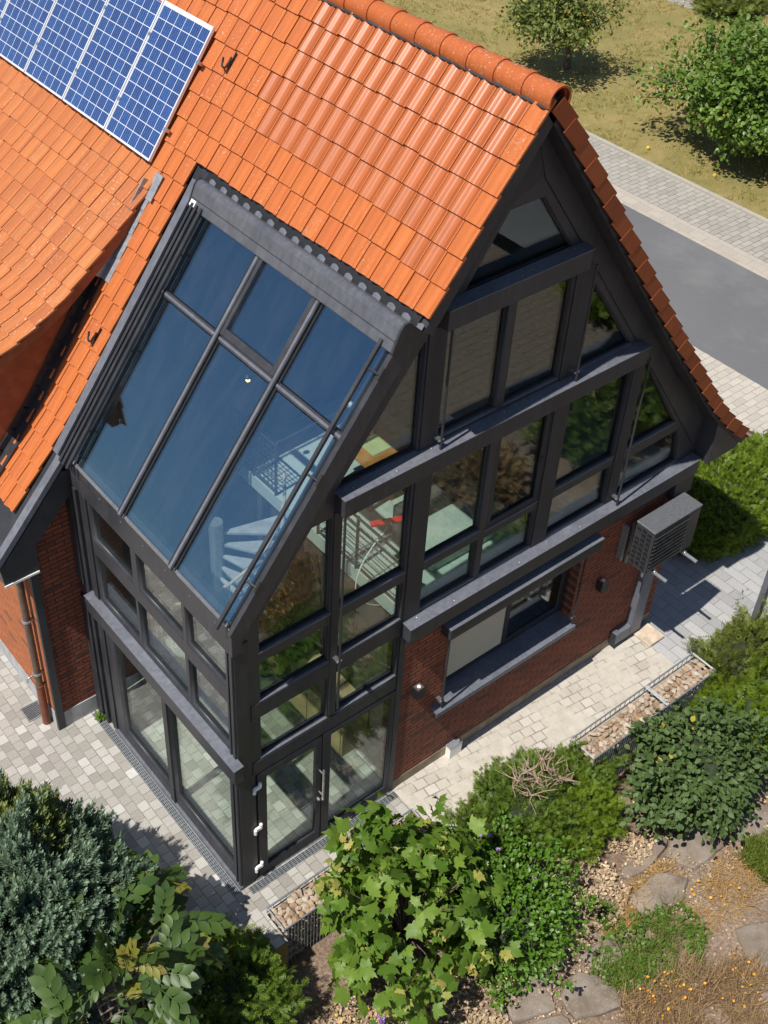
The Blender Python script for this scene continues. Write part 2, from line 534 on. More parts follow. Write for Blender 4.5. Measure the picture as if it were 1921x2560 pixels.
vo = t.n('TexVoronoi', feature='DISTANCE_TO_EDGE', i_Scale=0.22)
wv = t.n('VectorMath', operation='MULTIPLY_ADD'); nv_ = t.n('TexNoise', i_Scale=1.4, i_Detail=5.0); t.lk(t.coord(), nv_.inputs['Vector'])
t.lk(nv_.outputs['Color'], wv.inputs[0]); wv.inputs[1].default_value = (1.2, 1.2, 0); t.lk(t.coord(), wv.inputs[2]); t.lk(wv.outputs[0], vo.inputs['Vector'])
c = t.mix(t.ramp(vo.outputs['Distance'], [(0.0, 0.10), (0.006, 0.0)]), c, (0.07, 0.07, 0.072))
c = t.mix(t.ramp(t.noise(0.18, 6, 0.7), [(0.52, 0.0), (0.6, 0.35)]), c, (0.19, 0.185, 0.18))
t.col(c); t.rough(0.9); t.bump(f3, 0.5, 0.006)
M['asphalt'] = t.mat
M['patio'] = m_pavers('patio_pavers', 'YXZ', 0.172, 0.158, 0.006, [(0.25, 0.235, 0.215), (0.34, 0.325, 0.30), (0.395, 0.38, 0.355), (0.50, 0.49, 0.47)], (0.19, 0.165, 0.14), dirt=0.45, dirtc=(0.31, 0.285, 0.25))
M['drive'] = m_pavers('drive_blocks', 'YXZ', 0.46, 0.205, 0.006, [(0.29, 0.29, 0.295), (0.34, 0.34, 0.345), (0.36, 0.36, 0.365), (0.40, 0.40, 0.40)], (0.16, 0.155, 0.15), dirt=0.25, dirtc=(0.36, 0.34, 0.31), wob=0.003)
M['apron'] = m_pavers('cream_pavers', 'XYZ', 0.34, 0.17, 0.007, [(0.39, 0.36, 0.31), (0.44, 0.41, 0.36), (0.48, 0.44, 0.385), (0.42, 0.39, 0.34)], (0.22, 0.19, 0.15), dirt=0.3, dirtc=(0.36, 0.32, 0.26), wob=0.003)
M['walk'] = m_pavers('pavement_blocks', 'XYZ', 0.36, 0.17, 0.009, [(0.29, 0.27, 0.24), (0.34, 0.315, 0.285), (0.37, 0.345, 0.31), (0.34, 0.32, 0.29)], (0.10, 0.09, 0.065), dirt=0.3, dirtc=(0.27, 0.25, 0.21), wob=0.003)
M['channel'] = m_pavers('gutter_blocks', 'YXZ', 0.46, 0.3, 0.006, [(0.37, 0.33, 0.28), (0.40, 0.36, 0.305), (0.42, 0.375, 0.32), (0.39, 0.35, 0.3)], (0.29, 0.25, 0.2), dirt=0.2, wob=0.002)
M['kerb'] = m_pavers('kerb_blocks', 'YXZ', 1.1, 0.6, 0.008, [(0.36, 0.34, 0.30), (0.42, 0.39, 0.35), (0.40, 0.37, 0.33), (0.44, 0.41, 0.37)], (0.2, 0.17, 0.13), dirt=0.4, wob=0.003)
# sand-dusted path in front of the gable: pavers showing through in patches
t = NT('sandy_path')
v = t.swz('XYZ', R(8))
br = t.n('TexBrick', offset=0.5, i_Scale=1.0, i_Mortar_Size=0.011, i_Mortar_Smooth=0.4, i_Brick_Width=0.20, i_Row_Height=0.165)
t.lk(v, br.inputs['Vector'])
br.inputs['Color1'].default_value = (0.36, 0.335, 0.295, 1); br.inputs['Color2'].default_value = (0.50, 0.475, 0.43, 1); br.inputs['Mortar'].default_value = (0.22, 0.175, 0.125, 1)
fs_ = t.noise(1.5, 6, 0.6)
fd = t.ramp(t.math('MULTIPLY_ADD', t.noise(6, 5, 0.7), 0.35, t.math('MULTIPLY', fs_, 0.75)), [(0.46, 0.10), (0.60, 0.95)])
sand = t.ramp(t.noise(5, 6, 0.65), [(0.3, (0.39, 0.35, 0.295)), (0.7, (0.51, 0.475, 0.415))])
t.col(t.mix(fd, br.outputs['Color'], sand)); t.rough(0.95)
t.bump(t.math('MULTIPLY_ADD', t.math('MULTIPLY', br.outputs['Fac'], t.math('SUBTRACT', 1.0, fd)), -1.0, t.math('MULTIPLY', t.noise(60, 3), 0.3)), 0.5, 0.01)
M['sandpath'] = t.mat
t = NT('flagstone_grey')
f = t.noise(2.4, 7, 0.68); f2 = t.noise(38, 4)
c = t.ramp(f, [(0.3, (0.13, 0.098, 0.072)), (0.5, (0.205, 0.165, 0.13)), (0.66, (0.26, 0.22, 0.185)), (0.8, (0.42, 0.39, 0.35))])
c = t.mix(t.ramp(f2, [(0.6, 0.0), (0.72, 0.6)]), c, (0.42, 0.41, 0.38))
t.col(c); t.rough(0.9); t.bump(t.math('ADD', f, f2), 0.5, 0.02)
M['flag'] = t.mat
t = NT('gabion_rubble')
c = t.ramp(t.rnd(), [(0.0, (0.20, 0.13, 0.08)), (0.3, (0.36, 0.28, 0.2)), (0.6, (0.47, 0.40, 0.32)), (0.85, (0.33, 0.19, 0.10)), (1.0, (0.50, 0.45, 0.39))])
c = t.mix(t.ramp(t.noise(24, 5), [(0.4, 0.0), (0.7, 0.5)]), c, (0.25, 0.2, 0.15))
t.col(c); t.rough(0.9); t.bump(t.noise(50, 4), 0.4, 0.01)
M['rubble'] = t.mat

# ------------------------------------------------------------------ setting: terrain, road, paths
def ground_sheet(name, x0, x1, y0, y1, z, m, kind='structure'):
    b = MB(); b.face([(x0, y0, z), (x1, y0, z), (x1, y1, z), (x0, y1, z)])
    return tag(b.build(name, m, recalc=False), kind=kind)


GZ = -0.85                                        # level of the sunken garden in front of the gabions
b = MB()
b.box(-200, -0.9, -0.45, 300, -1.6, -0.024)
b.box(-0.9, 0.04, -1.0, 300, -1.6, -0.0243)
b.box(0.04, 2.7, -0.52, 300, -1.6, -0.0246)
b.box(2.7, 260, -1.08, 300, -1.6, -0.0245)
tag(b.build('ground', M['lawn']), kind='structure')
# garden: gently uneven sheet, a bank up to the drive on its right
b = MB()
nx, ny = 90, 60
X = np.concatenate([np.linspace(-120, -6, 12), np.linspace(-5.5, 14, 62), np.linspace(15, 200, 14)])
Y = np.concatenate([np.linspace(-160, -9, 14), np.linspace(-8.7, -0.45, 38)])
vs = []
for yy in Y:
    for xx in X:
        z = GZ + 0.10 * mnoise.noise((xx * 0.7, yy * 0.7, 3)) + 0.05 * mnoise.noise((xx * 2.3, yy * 2.3, 5))
        k = min(1, max(0, (xx - 7.4) / 1.6)) * min(1, max(0, (yy + 2.6) / 1.2))
        z = z * (1 - k) + k * (-0.06)
        vs.append((xx, yy, z))
W_ = len(X)
b.raw(vs, [(j * W_ + i, j * W_ + i + 1, (j + 1) * W_ + i + 1, (j + 1) * W_ + i) for j in range(len(Y) - 1) for i in range(W_ - 1)])
tag(b.build('garden_ground', M['soil'], smooth=80), kind='structure')
b = MB(); b.face([(x, y, -0.002) for x, y in ((-14, -0.45), (-0.9, -0.45), (-0.9, -1.0), (0.04, -1.0), (0.04, -0.52), (2.75, -0.52), (2.75, 14), (-14, 14))])
tag(b.build('patio', M['patio'], recalc=False), kind='structure')
ground_sheet('garden_path', 2.7, 8.02, -1.08, 0.3, 0.002, M['sandpath'])
ground_sheet('driveway', 7.98, 12.6, -1.08, 40, -0.004, M['drive'])
ground_sheet('driveway_apron', 12.6, 15.64, -1.08, 40, -0.008, M['apron'])
ground_sheet('road', 15.6, 19.36, -120, 160, -0.012, M['asphalt'])
ground_sheet('gutter', 19.34, 20.0, -120, 160, -0.006, M['channel'])
ground_sheet('pavement', 19.98, 21.6, -120, 160, 0.0, M['walk'])
b = MB(); b.box(21.58, 21.74, -120, 160, -0.1, 0.05)
tag(b.build('kerb', M['kerb']), kind='structure')
ground_sheet('lawn_path', 32.2, 33.0, 18.6, 60, -0.018, M['walk'])

# ------------------------------------------------------------------ the house
H = thing('house', (0, 0, 0), 'brick house with an orange tiled roof and a tall glazed gable with anthracite frames', 'house')

# roof profiles from ridge to eave (x, z) of the tile surface
RX, RZ = 3.79, 10.70
PL = [(3.79, 10.70), (3.2, 9.895), (2.2, 8.48), (0.9, 6.645), (0.2, 5.66), (-0.13, 5.26), (-0.5, 4.84), (-0.85, 4.44), (-1.22, 4.03)]
PR = [(3.79, 10.70), (4.35, 9.985), (4.98, 9.155), (5.62, 8.31), (6.26, 7.46), (6.93, 6.59), (7.53, 5.84), (7.92, 5.35), (8.29, 4.90), (8.63, 4.53), (9.36, 3.84)]
PD = [(2.16, 8.43), (1.843, 8.13), (1.26, 7.63), (0.961, 7.38), (0.60, 7.09), (0.315, 6.91), (-0.032, 6.73), (-0.364, 6.60), (-1.0, 6.42)]


class Prof:
    def __init__(s, pts):
        s.p = [Vector((x, 0, z)) for x, z in pts]
        s.s = [0]
        for a, c in zip(s.p, s.p[1:]): s.s.append(s.s[-1] + (c - a).length)
        s.L = s.s[-1]

    def at(s, q):
        q0 = q
        q = min(max(q, 0), s.L - 1e-6)
        i = 0
        while s.s[i + 1] < q: i += 1
        d = (s.p[i + 1] - s.p[i]).normalized()
        p = s.p[i] + d * (q0 - s.s[i])
        # smoothed tangent
        a = max(q - 0.2, 0); c = min(q + 0.2, s.L - 1e-6)
        def pos(k):
            j = 0
            while s.s[j + 1] < k: j += 1
            return s.p[j] + (s.p[j + 1] - s.p[j]).normalized() * (k - s.s[j])
        tg = (pos(c) - pos(a)).normalized()
        n = Vector((tg.z, 0, -tg.x))
        if n.z < 0: n = -n
        return p, tg, n


TG = [0, .06, .13, .21, .29, .38, .47, .55, .64, .72, .78, .82, .86, .90, .94, 1.0]
TM = [0, .1, .2, .3, .42, .55, .68, .78, .88, 1.0]


def bumpf(t, c, w):
    a = (t - c) / w
    return math.cos(a * math.pi / 2) ** 2 if abs(a) < 1 else 0.0


def hg(t): return 0.034 * bumpf(t, 0.27, 0.30) + 0.026 * bumpf(t, 0.86, 0.10)


def hm(t): return 0.044 * bumpf(t, 0.27, 0.32) + 0.024 * bumpf(t, 0.90, 0.17)


def tiles(name, prof, yA, width, ncol, s0, pitch, nrow, mats, pick, parent, seed=1, thick=0.03, curve_eave=True):
    """real overlapping tiles; pick(row, col, y, s) -> material index or None"""
    rnd_ = random.Random(seed)
    b = MB()
    rows = []
    for j in range(nrow + 1):
        sa = s0 + j * pitch; sb = sa + pitch + 0.035
        rows.append((prof.at(sa), prof.at((sa + sb) / 2), prof.at(sb)))
    for j in range(nrow):
        P3 = rows[j]
        for k in range(ncol):
            yt = yA + (k + 1) * width
            m = pick(j, k, yt - width / 2, s0 + j * pitch)
            if m is None: continue
            gl = m == 1
            T = TG if gl else TM
            hf = hg if gl else hm
            dj = rnd_.uniform(-.0035, .0035); dl = rnd_.uniform(-.008, .008); tw = rnd_.uniform(-.004, .004)
            vs = []; fs = []
            nT = len(T) + 2
            for i, ((p, tg, n), lift) in enumerate(zip(P3, (0.004, 0.02, 0.036))):
                sh = tg * (dl * (i / 2))
                for q, tt in enumerate([0] + T + [1]):
                    h = hf(tt) + lift + dj + tw * (tt - .5)
                    if q == 0 or q == nT - 1: h -= 0.028
                    y = yt - (0.019 + 0.962 * tt) * width
                    v = p + n * h + sh
                    vs.append((v.x, y, v.z))
            p, tg, n = P3[2]
            for q, tt in enumerate([0] + T + [1]):
                h = hf(tt) + 0.036 + dj + tw * (tt - .5) - thick
                v = p + n * h + tg * dl - tg * 0.004
                vs.append((v.x, yt - (0.019 + 0.962 * tt) * width, v.z))
            for i in range(3):
                for q in range(nT - 1):
                    fs.append((i * nT + q, i * nT + q + 1, (i + 1) * nT + q + 1, (i + 1) * nT + q))
            b.raw(vs, fs, m)
    return b.build(name, mats, parent, smooth=38, recalc=False)


profL, profR, profD = Prof(PL), Prof(PR), Prof(PD)
PITCH = 0.3432
TW = 0.2385


def pickL(j, k, y, s):
    if j >= 7 and y < 3.93: return None
    x = profL.at(s)[0].x
    if y > 4.75 and x < 2.05 and s > 0:       # under the dormer
        return None
    if k == 0: return 0
    if j <= 4 and y < 3.3: return 1
    if j == 3 and y < 3.8: return 1 if y < 3.5 else 0
    if j == 5 and y < 0.35: return 1
    return 0


VY = -0.32
roofL = tiles('tile_roof', profL, VY, TW, 46, 0.06, PITCH, 22, [M['tile'], M['tile_new']], pickL, H, 3)
roofL['label'] = 'sunlit roof slope, glazed new tiles above, weathered tiles below'
roofR = tiles('tile_roof', profR, VY, TW, 46, 0.06, PITCH, 25, [M['tile_shade_toned']], lambda j, k, y, s: 0 if (k < 9 or j < 2) else (0 if k % 1 == 0 else None), H, 5)
roofR['label'] = 'rear roof slope, its shade put into darker tile colours'
b = MB()
for j in range(25):          # side flaps of the verge tiles
    pa, ta, na = profR.at(0.06 + j * PITCH); pb, tb, nb = profR.at(0.06 + (j + 1) * PITCH + 0.03)
    a0 = pa + na * 0.028; a1 = pb + nb * 0.062
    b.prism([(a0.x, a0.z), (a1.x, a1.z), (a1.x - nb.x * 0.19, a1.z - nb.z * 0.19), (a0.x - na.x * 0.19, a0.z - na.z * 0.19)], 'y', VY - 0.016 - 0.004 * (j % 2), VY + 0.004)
b.build('verge_flap', M['tile_shade_toned'], roofR)

# ridge tiles
for i in range(30):
    y0 = VY - 0.02 + i * 0.40
    b = MB()
    n = 14
    prof = [(0.0, 0.134), (0.05, 0.139), (0.06, 0.129), (0.44, 0.119)]
    vs = []; fs = []
    for dy, r in prof:
        for rr in (r, r - 0.018):
            for a in range(n + 1):
                th = R(-22) + (math.pi + R(44)) * a / n
                vs.append((RX + rr * math.cos(th) * 1.12, y0 + dy, RZ - 0.055 + rr * math.sin(th) * 1.12))
    w = n + 1
    for q in range(len(prof) - 1):
        for a in range(n):
            o = q * 2 * w
            fs.append((o + a, o + a + 1, o + 2 * w + a + 1, o + 2 * w + a))
            fs.append((o + w + a, o + w + a + 1, o + 3 * w + a + 1, o + 3 * w + a))
    for a in range(n):
        fs.append((a, a + 1, w + a + 1, w + a))
    b.raw(vs, fs)
    b.build('ridge_tile', M['ridge'], roofL, smooth=40)


# roof deck (boards and battens below the tiles) and boxed eaves
def offs(pts, d):
    pr = Prof(pts)
    out = []
    for q in pr.s:
        p, tg, n = pr.at(q)
        out.append((p.x - n.x * d, p.z - n.z * d))
    return out


def deck(name, pts, y0, y1, d0=0.035, d1=0.19, m='anth2'):
    o = offs(pts, d0); i_ = offs(pts, d1)
    b = MB(); b.prism(o + i_[::-1], 'y', y0, y1)
    return b.build(name, M[m], H)


deck('roof_deck', PR, VY + 0.03, 12.0)
deck('roof_deck', [(3.79, 10.70), (3.2, 9.895), (2.25, 8.55)], VY + 0.03, 3.86)
deck('roof_deck', PL, 3.861, 12.0)
# closed eave boxes
b = MB(); b.prism([(8.46, 3.66), (9.16, 3.66), (9.22, 3.80), (8.62, 4.36), (8.46, 4.52)], 'y', VY + 0.05, 12)
b.build('eave_box', M['anth'], H, bevel=0.006)
b = MB(); b.prism([(-0.67, 3.62), (-1.16, 3.62), (-1.19, 3.92), (-0.78, 4.36), (-0.12, 5.12), (0.0, 5.1), (0.0, 4.74), (-0.63, 4.10)], 'y', 3.72, 12)
b.build('eave_box', M['anth'], H, bevel=0.006)
b = MB()      # light sheet strip along the left verge
for (xa, za), (xb, zb) in zip(offs(PL[4:], -0.04), offs(PL[4:], -0.04)[1:]):
    b.obox((xa, 3.69, za), (xb - xa, 0, zb - za), (0, 0.13, 0), (0.02, 0, -0.10))
b.build('verge_trim', M['greytrim'], H)
b = MB(); b.box(-1.17, -0.66, 3.705, 3.72, 3.60, 3.635); b.build('drip_edge', M['white'], H)
# gutters
for (gx, gz, yA) in ((9.42, 3.80, VY + 0.02), (-1.27, 3.98, 3.74)):
    b = MB(); n = 10; vs = []; fs = []
    for y in (yA, 12):
        for a in range(n + 1):
            th = math.pi + math.pi * a / n
            vs.append((gx + 0.07 * math.cos(th), y, gz + 0.07 * math.sin(th)))
        for a in range(n + 1):
            th = math.pi + math.pi * a / n
            vs.append((gx + 0.062 * math.cos(th), y, gz + 0.002 + 0.062 * math.sin(th)))
    w = n + 1
    for a in range(n):
        fs += [(a, a + 1, 2 * w + a + 1, 2 * w + a), (w + a, w + a + 1, 3 * w + a + 1, 3 * w + a), (a, a + 1, w + a + 1, w + a)]
    b.raw(vs, fs)
    b.tube([(gx - 0.07, yA, gz + 0.005), (gx - 0.07, 12, gz + 0.005)], 0.009, 6)
    b.build('gutter', M['copper'], H, smooth=40)

# walls ------------------------------------------------------------
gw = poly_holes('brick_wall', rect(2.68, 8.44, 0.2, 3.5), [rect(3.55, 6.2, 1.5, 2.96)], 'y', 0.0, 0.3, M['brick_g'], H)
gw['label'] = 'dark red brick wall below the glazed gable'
b = MB(); b.box(2.68, 8.436, -0.006, 0.29, -0.1, 0.2); b.build('plinth', M['plinth2'], H)
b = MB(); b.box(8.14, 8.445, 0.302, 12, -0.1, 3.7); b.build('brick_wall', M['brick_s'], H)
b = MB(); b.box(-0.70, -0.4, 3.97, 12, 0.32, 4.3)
o = b.build('brick_wall', M['brick_s'], H); o['label'] = 'brick side wall, its sunlit orange put into the colour'
b = MB(); b.box(-0.71, -0.39, 3.975, 12, -0.1, 0.32); b.build('plinth', M['plinth'], H)
b = MB(); b.prism([(-0.62, 0.34), (0.02, 0.34), (0.02, 4.95), (-0.62, 4.2)], 'y', 3.95, 4.1); b.build('brick_wall', M['brick_g'], H)
b = MB(); b.box(-0.60, 0.02, 3.935, 4.1, -0.1, 0.34); b.build('plinth', M['plinth'], H)
b = MB(); b.box(-0.725, -0.61, 3.92, 3.94, 0, 3.95); b.box(-0.725, -0.705, 3.94, 3.985, 0, 3.95); b.build('corner_trim', M['anth'], H)
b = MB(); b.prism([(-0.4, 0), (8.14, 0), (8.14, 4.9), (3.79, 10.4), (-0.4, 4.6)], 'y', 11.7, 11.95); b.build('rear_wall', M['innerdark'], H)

# gable frame with its panes ----------------------------------------
panes = [
    ('r', .36, 1.40, 2.69, 3.50), ('r', 1.54, 2.58, 2.69, 3.50),
    ('r', .36, 1.40, 3.80, 4.49), ('r', 1.54, 2.58, 3.80, 4.49),
    ('p', [(.36, 4.67), (1.40, 4.67), (1.40, 6.24), (1.10, 6.24), (.36, 5.23)]), ('r', 1.54, 2.58, 4.67, 6.14),
    ('r', 2.90, 3.85, 3.78, 4.50), ('r', 3.96, 4.92, 3.76, 4.46), ('r', 2.90, 3.85, 4.66, 6.14), ('r', 3.96, 4.92, 4.60, 6.14),
    ('r', 5.24, 6.42, 3.76, 4.48), ('r', 5.24, 6.42, 4.64, 6.14),
    ('p', [(6.68, 3.76), (8.03, 3.76), (7.88, 4.44), (6.68, 4.44)]), ('p', [(6.68, 4.64), (7.75, 4.64), (6.72, 6.14), (6.68, 6.14)]),
    ('p', [(1.41, 6.60), (2.61, 6.60), (2.61, 8.12), (2.58, 8.12)]), ('r', 2.92, 3.84, 6.66, 8.12), ('r', 3.97, 4.89, 6.66, 8.12),
    ('p', [(5.25, 6.62), (6.26, 6.62), (5.25, 7.95)]),
    ('p', [(3.08, 8.53), (4.78, 8.53), (4.17, 9.36), (3.66, 9.36)]),
]
polys = [rect(*p[1:]) if p[0] == 'r' else p[1] for p in panes]
door_hole = rect(.26, 2.62, .02, 2.39)
outer = [(0.0, 0.0), (2.68, 0.0), (2.68, 3.45), (8.46, 3.45), (8.46, 4.55), (7.4, 5.75), (3.79, 10.45), (2.2, 8.28), (0.0, 5.24)]
gf = poly_holes('gable_frame', outer, polys + [door_hole], 'y', 0.0, 0.13, M['anth'], H)
gf['label'] = 'anthracite frame of the glazed gable'


def shrink(pl, d):
    cx = sum(p[0] for p in pl) / len(pl); cz = sum(p[1] for p in pl) / len(pl)
    return [(p[0] + d * (1 if p[0] < cx else -1), p[1] + d * (1 if p[1] < cz else -1)) for p in pl]


for i, pl in enumerate(polys):
    b = MB()
    grow = shrink(pl, -0.012) if panes[i][0] == 'r' else pl
    b.prism(grow, 'y', 0.058, 0.078)
    po = b.build('window_pane', M['glass'], H)
    # bead round the pane; the sill bead's lighter grey paints in its sunlit edge
    b = MB()
    n = len(pl)
    for q in range(n):
        a = Vector((pl[q][0], 0, pl[q][1])); c = Vector((pl[(q + 1) % n][0], 0, pl[(q + 1) % n][1]))
        d = (c - a)
        if d.length < 0.08: continue
        d.normalize()
        nn = Vector((-d.z, 0, d.x))
        b.obox(a + nn * 0.0 + Vector((0, 0.03, 0)), (c - a), nn * 0.02, (0, 0.026, 0))
    b.build('glazing_bead', M['anth2'], po)
    zb = min(q[1] for q in pl); xs = [q[0] for q in pl if q[1] < zb + .01]
    b = MB(); b.box(min(xs) - .012, max(xs) + .012, -0.007, 0.055, zb - .014, zb + .003); b.build('sill_bead', M['greytrim'], po)
# openable sash beside the brick post
sash = poly_holes('window_sash', rect(3.97, 4.91, 4.61, 6.13), [rect(4.05, 4.86, 4.69, 6.10)], 'y', 0.012, 0.05, M['anth2'], H)
b = MB(); b.box(4.86, 4.885, -0.01, 0.012, 5.25, 5.40); b.build('handle', M['black'], sash)

# facade cladding boards and posts that stand proud of the frame
b = MB(); b.prism([(4.10, 9.62), (4.72, 8.80), (6.36, 6.62), (8.30, 4.0), (8.45, 4.0), (8.45, 4.46), (7.39, 5.69), (3.85, 10.34)], 'y', -0.022, -0.002)
b.build('rake_board', M['anth'], H)
b = MB(); b.prism([(3.0, 8.57), (3.62, 9.42), (4.10, 9.62), (3.85, 10.34), (3.79, 10.40), (2.62, 8.80), (2.62, 8.57)], 'y', -0.014, -0.002)
b.build('rake_board', M['anth2'], H)
for (xa, xb, za, zb, yo) in ((2.615, 2.885, 3.72, 6.32, 0.018), (4.94, 5.21, 3.72, 6.32, 0.018), (2.635, 2.90, 6.59, 8.26, 0.018), (4.92, 5.22, 6.59, 8.27, 0.018),
                             (6.45, 6.655, 3.72, 6.32, 0.014), (0.0, 0.2, 0.0, 5.0, 0.016), (1.415, 1.525, 2.72, 6.3, 0.016), (2.60, 2.70, 0.0, 3.44, 0.02)):
    b = MB(); b.box(xa, xb, -yo, -0.001, za, zb); b.build('facade_post', M['anth2'], H, bevel=0.004)
for (za, zb, xa, xb) in ((3.51, 3.79, .22, 1.41), (3.51, 3.79, 1.53, 2.59), (2.42, 2.66, .22, 2.59)):
    b = MB(); b.box(xa, xb, -0.012, -0.001, za, zb); b.build('transom', M['anth2'], H, bevel=0.003)

# three horizontal beams with sheet metal tops
for (xa, xb, za, zb, lab) in ((2.62, 8.42, 3.44, 3.72, 'lowest and longest beam, above the brick wall'), (1.43, 6.46, 6.31, 6.59, 'middle beam across the glazing'), (2.75, 4.94, 8.27, 8.55, 'uppermost and shortest beam below the gable window')):
    b = MB(); b.box(xa, xb, -0.165, -0.003, za, zb - 0.012)
    bo = b.build('facade_beam', M['anth'], H, bevel=0.005); bo['label'] = lab
    b = MB(); b.obox((xa - 0.012, -0.18, zb - 0.012), (xb - xa + 0.024, 0, 0), (0, 0.178, 0.012), (0, 0, 0.010))
    b.build('beam_capping', M['greytrim'], bo)
    b = MB()
    k = int((xb - xa) / 0.55)
    for i in range(k):
        b.lathe((xa + 0.2 + i * (xb - xa - 0.4) / max(1, k - 1), -0.12 if i % 2 else -0.05, zb + 0.003), [(0.012, 0), (0.012, 0.006), (0.006, 0.009)], 8)
    b.build('screw_head', M['steel'], bo)
b = MB(); b.box(8.0, 8.43, -0.13, -0.001, 3.06, 3.43); b.build('beam_end_bracket', M['anth2'], H, bevel=0.004)
b = MB(); b.box(2.685, 8.43, -0.05, -0.001, 3.25, 3.438); b.build('fascia', M['anth2'], H)

# slim blind guide rods in front of the glazing
for (x, za, zb) in ((1.475, 2.95, 6.31), (2.86, 6.60, 8.26), (5.10, 6.60, 8.26), (6.58, 3.73, 6.31), (3.42, 1.52, 3.04), (6.12, 1.52, 3.04)):
    b = MB(); b.tube([(x, -0.125, za), (x, -0.125, zb)], 0.016, 8)
    g = b.build('blind_guide_rod', M['anth2'], H, smooth=50)
    b = MB(); zc = za + (0.12 if zb - za < 2.6 else 0.9)
    b.box(x - 0.03, x + 0.03, -0.12, -0.02, zc - 0.012, zc + 0.012); b.tube([(x - 0.035, -0.11, zc), (x + 0.045, -0.11, zc)], 0.016, 8)
    b.build('bracket', M['steel'], g)

# double glass door ----------------------------------------------------
for (xa, xb, pa, pb, z0, z1, lab) in ((.29, 1.325, .425, 1.245, .22, 2.25, 'left door leaf with hinges'), (1.35, 2.60, 1.48, 2.545, .17, 2.29, 'right door leaf')):
    leaf = poly_holes('door', rect(xa, xb, .03, 2.375), [rect(pa, pb, z0, z1)], 'y', -0.012, 0.06, M['anth2'], H)
    leaf['label'] = lab
    b = MB(); b.box(pa - .01, pb + .01, 0.02, 0.04, z0 - .01, z1 + .01); b.build('pane', M['doorglass'], leaf)
    if xa < 1:
        for z in (0.33, 1.24, 2.15):
            b = MB()
            for dx, dz in ((-0.045, -0.035), (0.045, 0.035)):
                b.tube([(0.26 + dx, -0.035, z - 0.045 + dz), (0.26 + dx, -0.035, z + 0.045 + dz)], 0.024, 10)
            b.box(0.215, 0.305, -0.05, -0.013, z - 0.03, z + 0.03)
            b.build('hinge', M['white'], leaf, bevel=0.004)
        b = MB()
        b.tube([(1.30, -0.10, 1.08), (1.30, -0.10, 1.74)], 0.017, 10)
        for z in (1.17, 1.65): b.tube([(1.30, -0.10, z), (1.30, -0.012, z)], 0.012, 8)
        b.tube([(1.28, -0.012, 1.03), (1.28, -0.04, 1.03)], 0.028, 12); b.tube([(1.28, -0.04, 1.03), (1.28, -0.055, 1.03)], 0.014, 10)
        b.build('handle', M['steel'], leaf, smooth=50)
b = MB(); b.box(.22, 2.64, -0.03, 0.09, -0.01, 0.025); b.build('door_sill', M['steel'], H)

# window in the brick wall ----------------------------------------------
win = poly_holes('window', rect(3.551, 6.199, 1.512, 2.959), [rect(3.70, 4.84, 1.60, 2.88), rect(4.99, 6.10, 1.60, 2.88)], 'y', 0.19, 0.26, M['anth2'], H)
win['label'] = 'two part window in the brick wall, its left half covered by a beige blind'
b = MB(); b.box(3.69, 4.85, 0.22, 0.235, 1.59, 2.89); b.build('pane', M['glass'], win)
b = MB(); b.box(4.98, 6.11, 0.22, 0.235, 1.59, 2.89); b.build('pane', M['glass'], win)
b = MB(); b.box(3.69, 4.85, 0.165, 0.172, 1.66, 2.9); b.build('blind', M['fabric'], win)
b = MB(); b.obox((3.29, -0.175, 1.462), (2.87, 0, 0), (0, 0.37, 0.025), (0, 0, 0.028)); b.build('window_sill', M['greytrim'], win, bevel=0.003)
b = MB(); b.box(3.29, 6.16, -0.175, -0.16, 1.40, 1.463); b.build('sill_edge', M['greytrim'], win)
b = MB(); b.box(3.36, 6.36, -0.19, -0.004, 3.02, 3.225); sb = b.build('blind_box', M['anth2'], win, bevel=0.006)
b = MB(); b.obox((3.35, -0.198, 3.226), (3.02, 0, 0), (0, 0.19, 0.012), (0, 0, 0.012)); b.build('blind_box_lid', M['greytrim'], sb if False else win)
b = MB()
b.box(8.12, 8.34, -0.022, -0.001, 2.93, 3.2)
v_ = b.build('wall_vent', M['black'], H)
b = MB()
for i in range(5): b.tube([(8.14 + i * 0.045, -0.03, 2.95), (8.14 + i * 0.045, -0.03, 3.18)], 0.007, 6)
for i in range(4): b.tube([(8.12, -0.034, 2.97 + i * 0.065), (8.34, -0.034, 2.97 + i * 0.065)], 0.007, 6)
b.build('grille', M['white'], v_)

# west wall of the glass extension (plane x = 0) ---------------------------
wp = [rect(2.28, 3.31, 4.13, 4.81), rect(1.10, 2.15, 4.13, 4.83), rect(.06, 1.03, 4.13, 4.85),
      rect(2.28, 3.33, 2.98, 3.88), rect(1.10, 2.22, 2.98, 3.90), rect(.06, 1.03, 2.98, 3.87),
      rect(1.80, 3.12, .24, 2.5), rect(.20, 1.69, .24, 2.5)]
wf = poly_holes('side_wall_frame', [(0.02, 0.0), (3.93, 0.0), (3.93, 4.9), (0.02, 4.9)], wp, 'x', 0.0, 0.12, M['anth'], H)
wf['label'] = 'anthracite frame of the side wall of the glass extension'
for i, pl in enumerate(wp):
    b = MB(); b.prism(shrink(pl, -0.012), 'x', 0.055, 0.075); b.build('window_pane', M['doorglass'] if i >= 6 else M['glass'], H)
b = MB(); b.box(-0.03, 0.12, -0.03, 3.68, 4.87, 5.30); b.build('eave_beam', M['anth'], H, bevel=0.006)
b = MB()
for i in range(7): b.lathe((-0.031, 0.3 + i * 0.52, 5.18), [(0.012, 0.0), (0.012, 0.005)], 8)
b.build('screw_head', M['steel'], H)
b = MB(); b.box(-0.13, -0.002, -0.13, 3.57, 2.64, 2.93); lb = b.build('side_ledge', M['anth'], H, bevel=0.005)
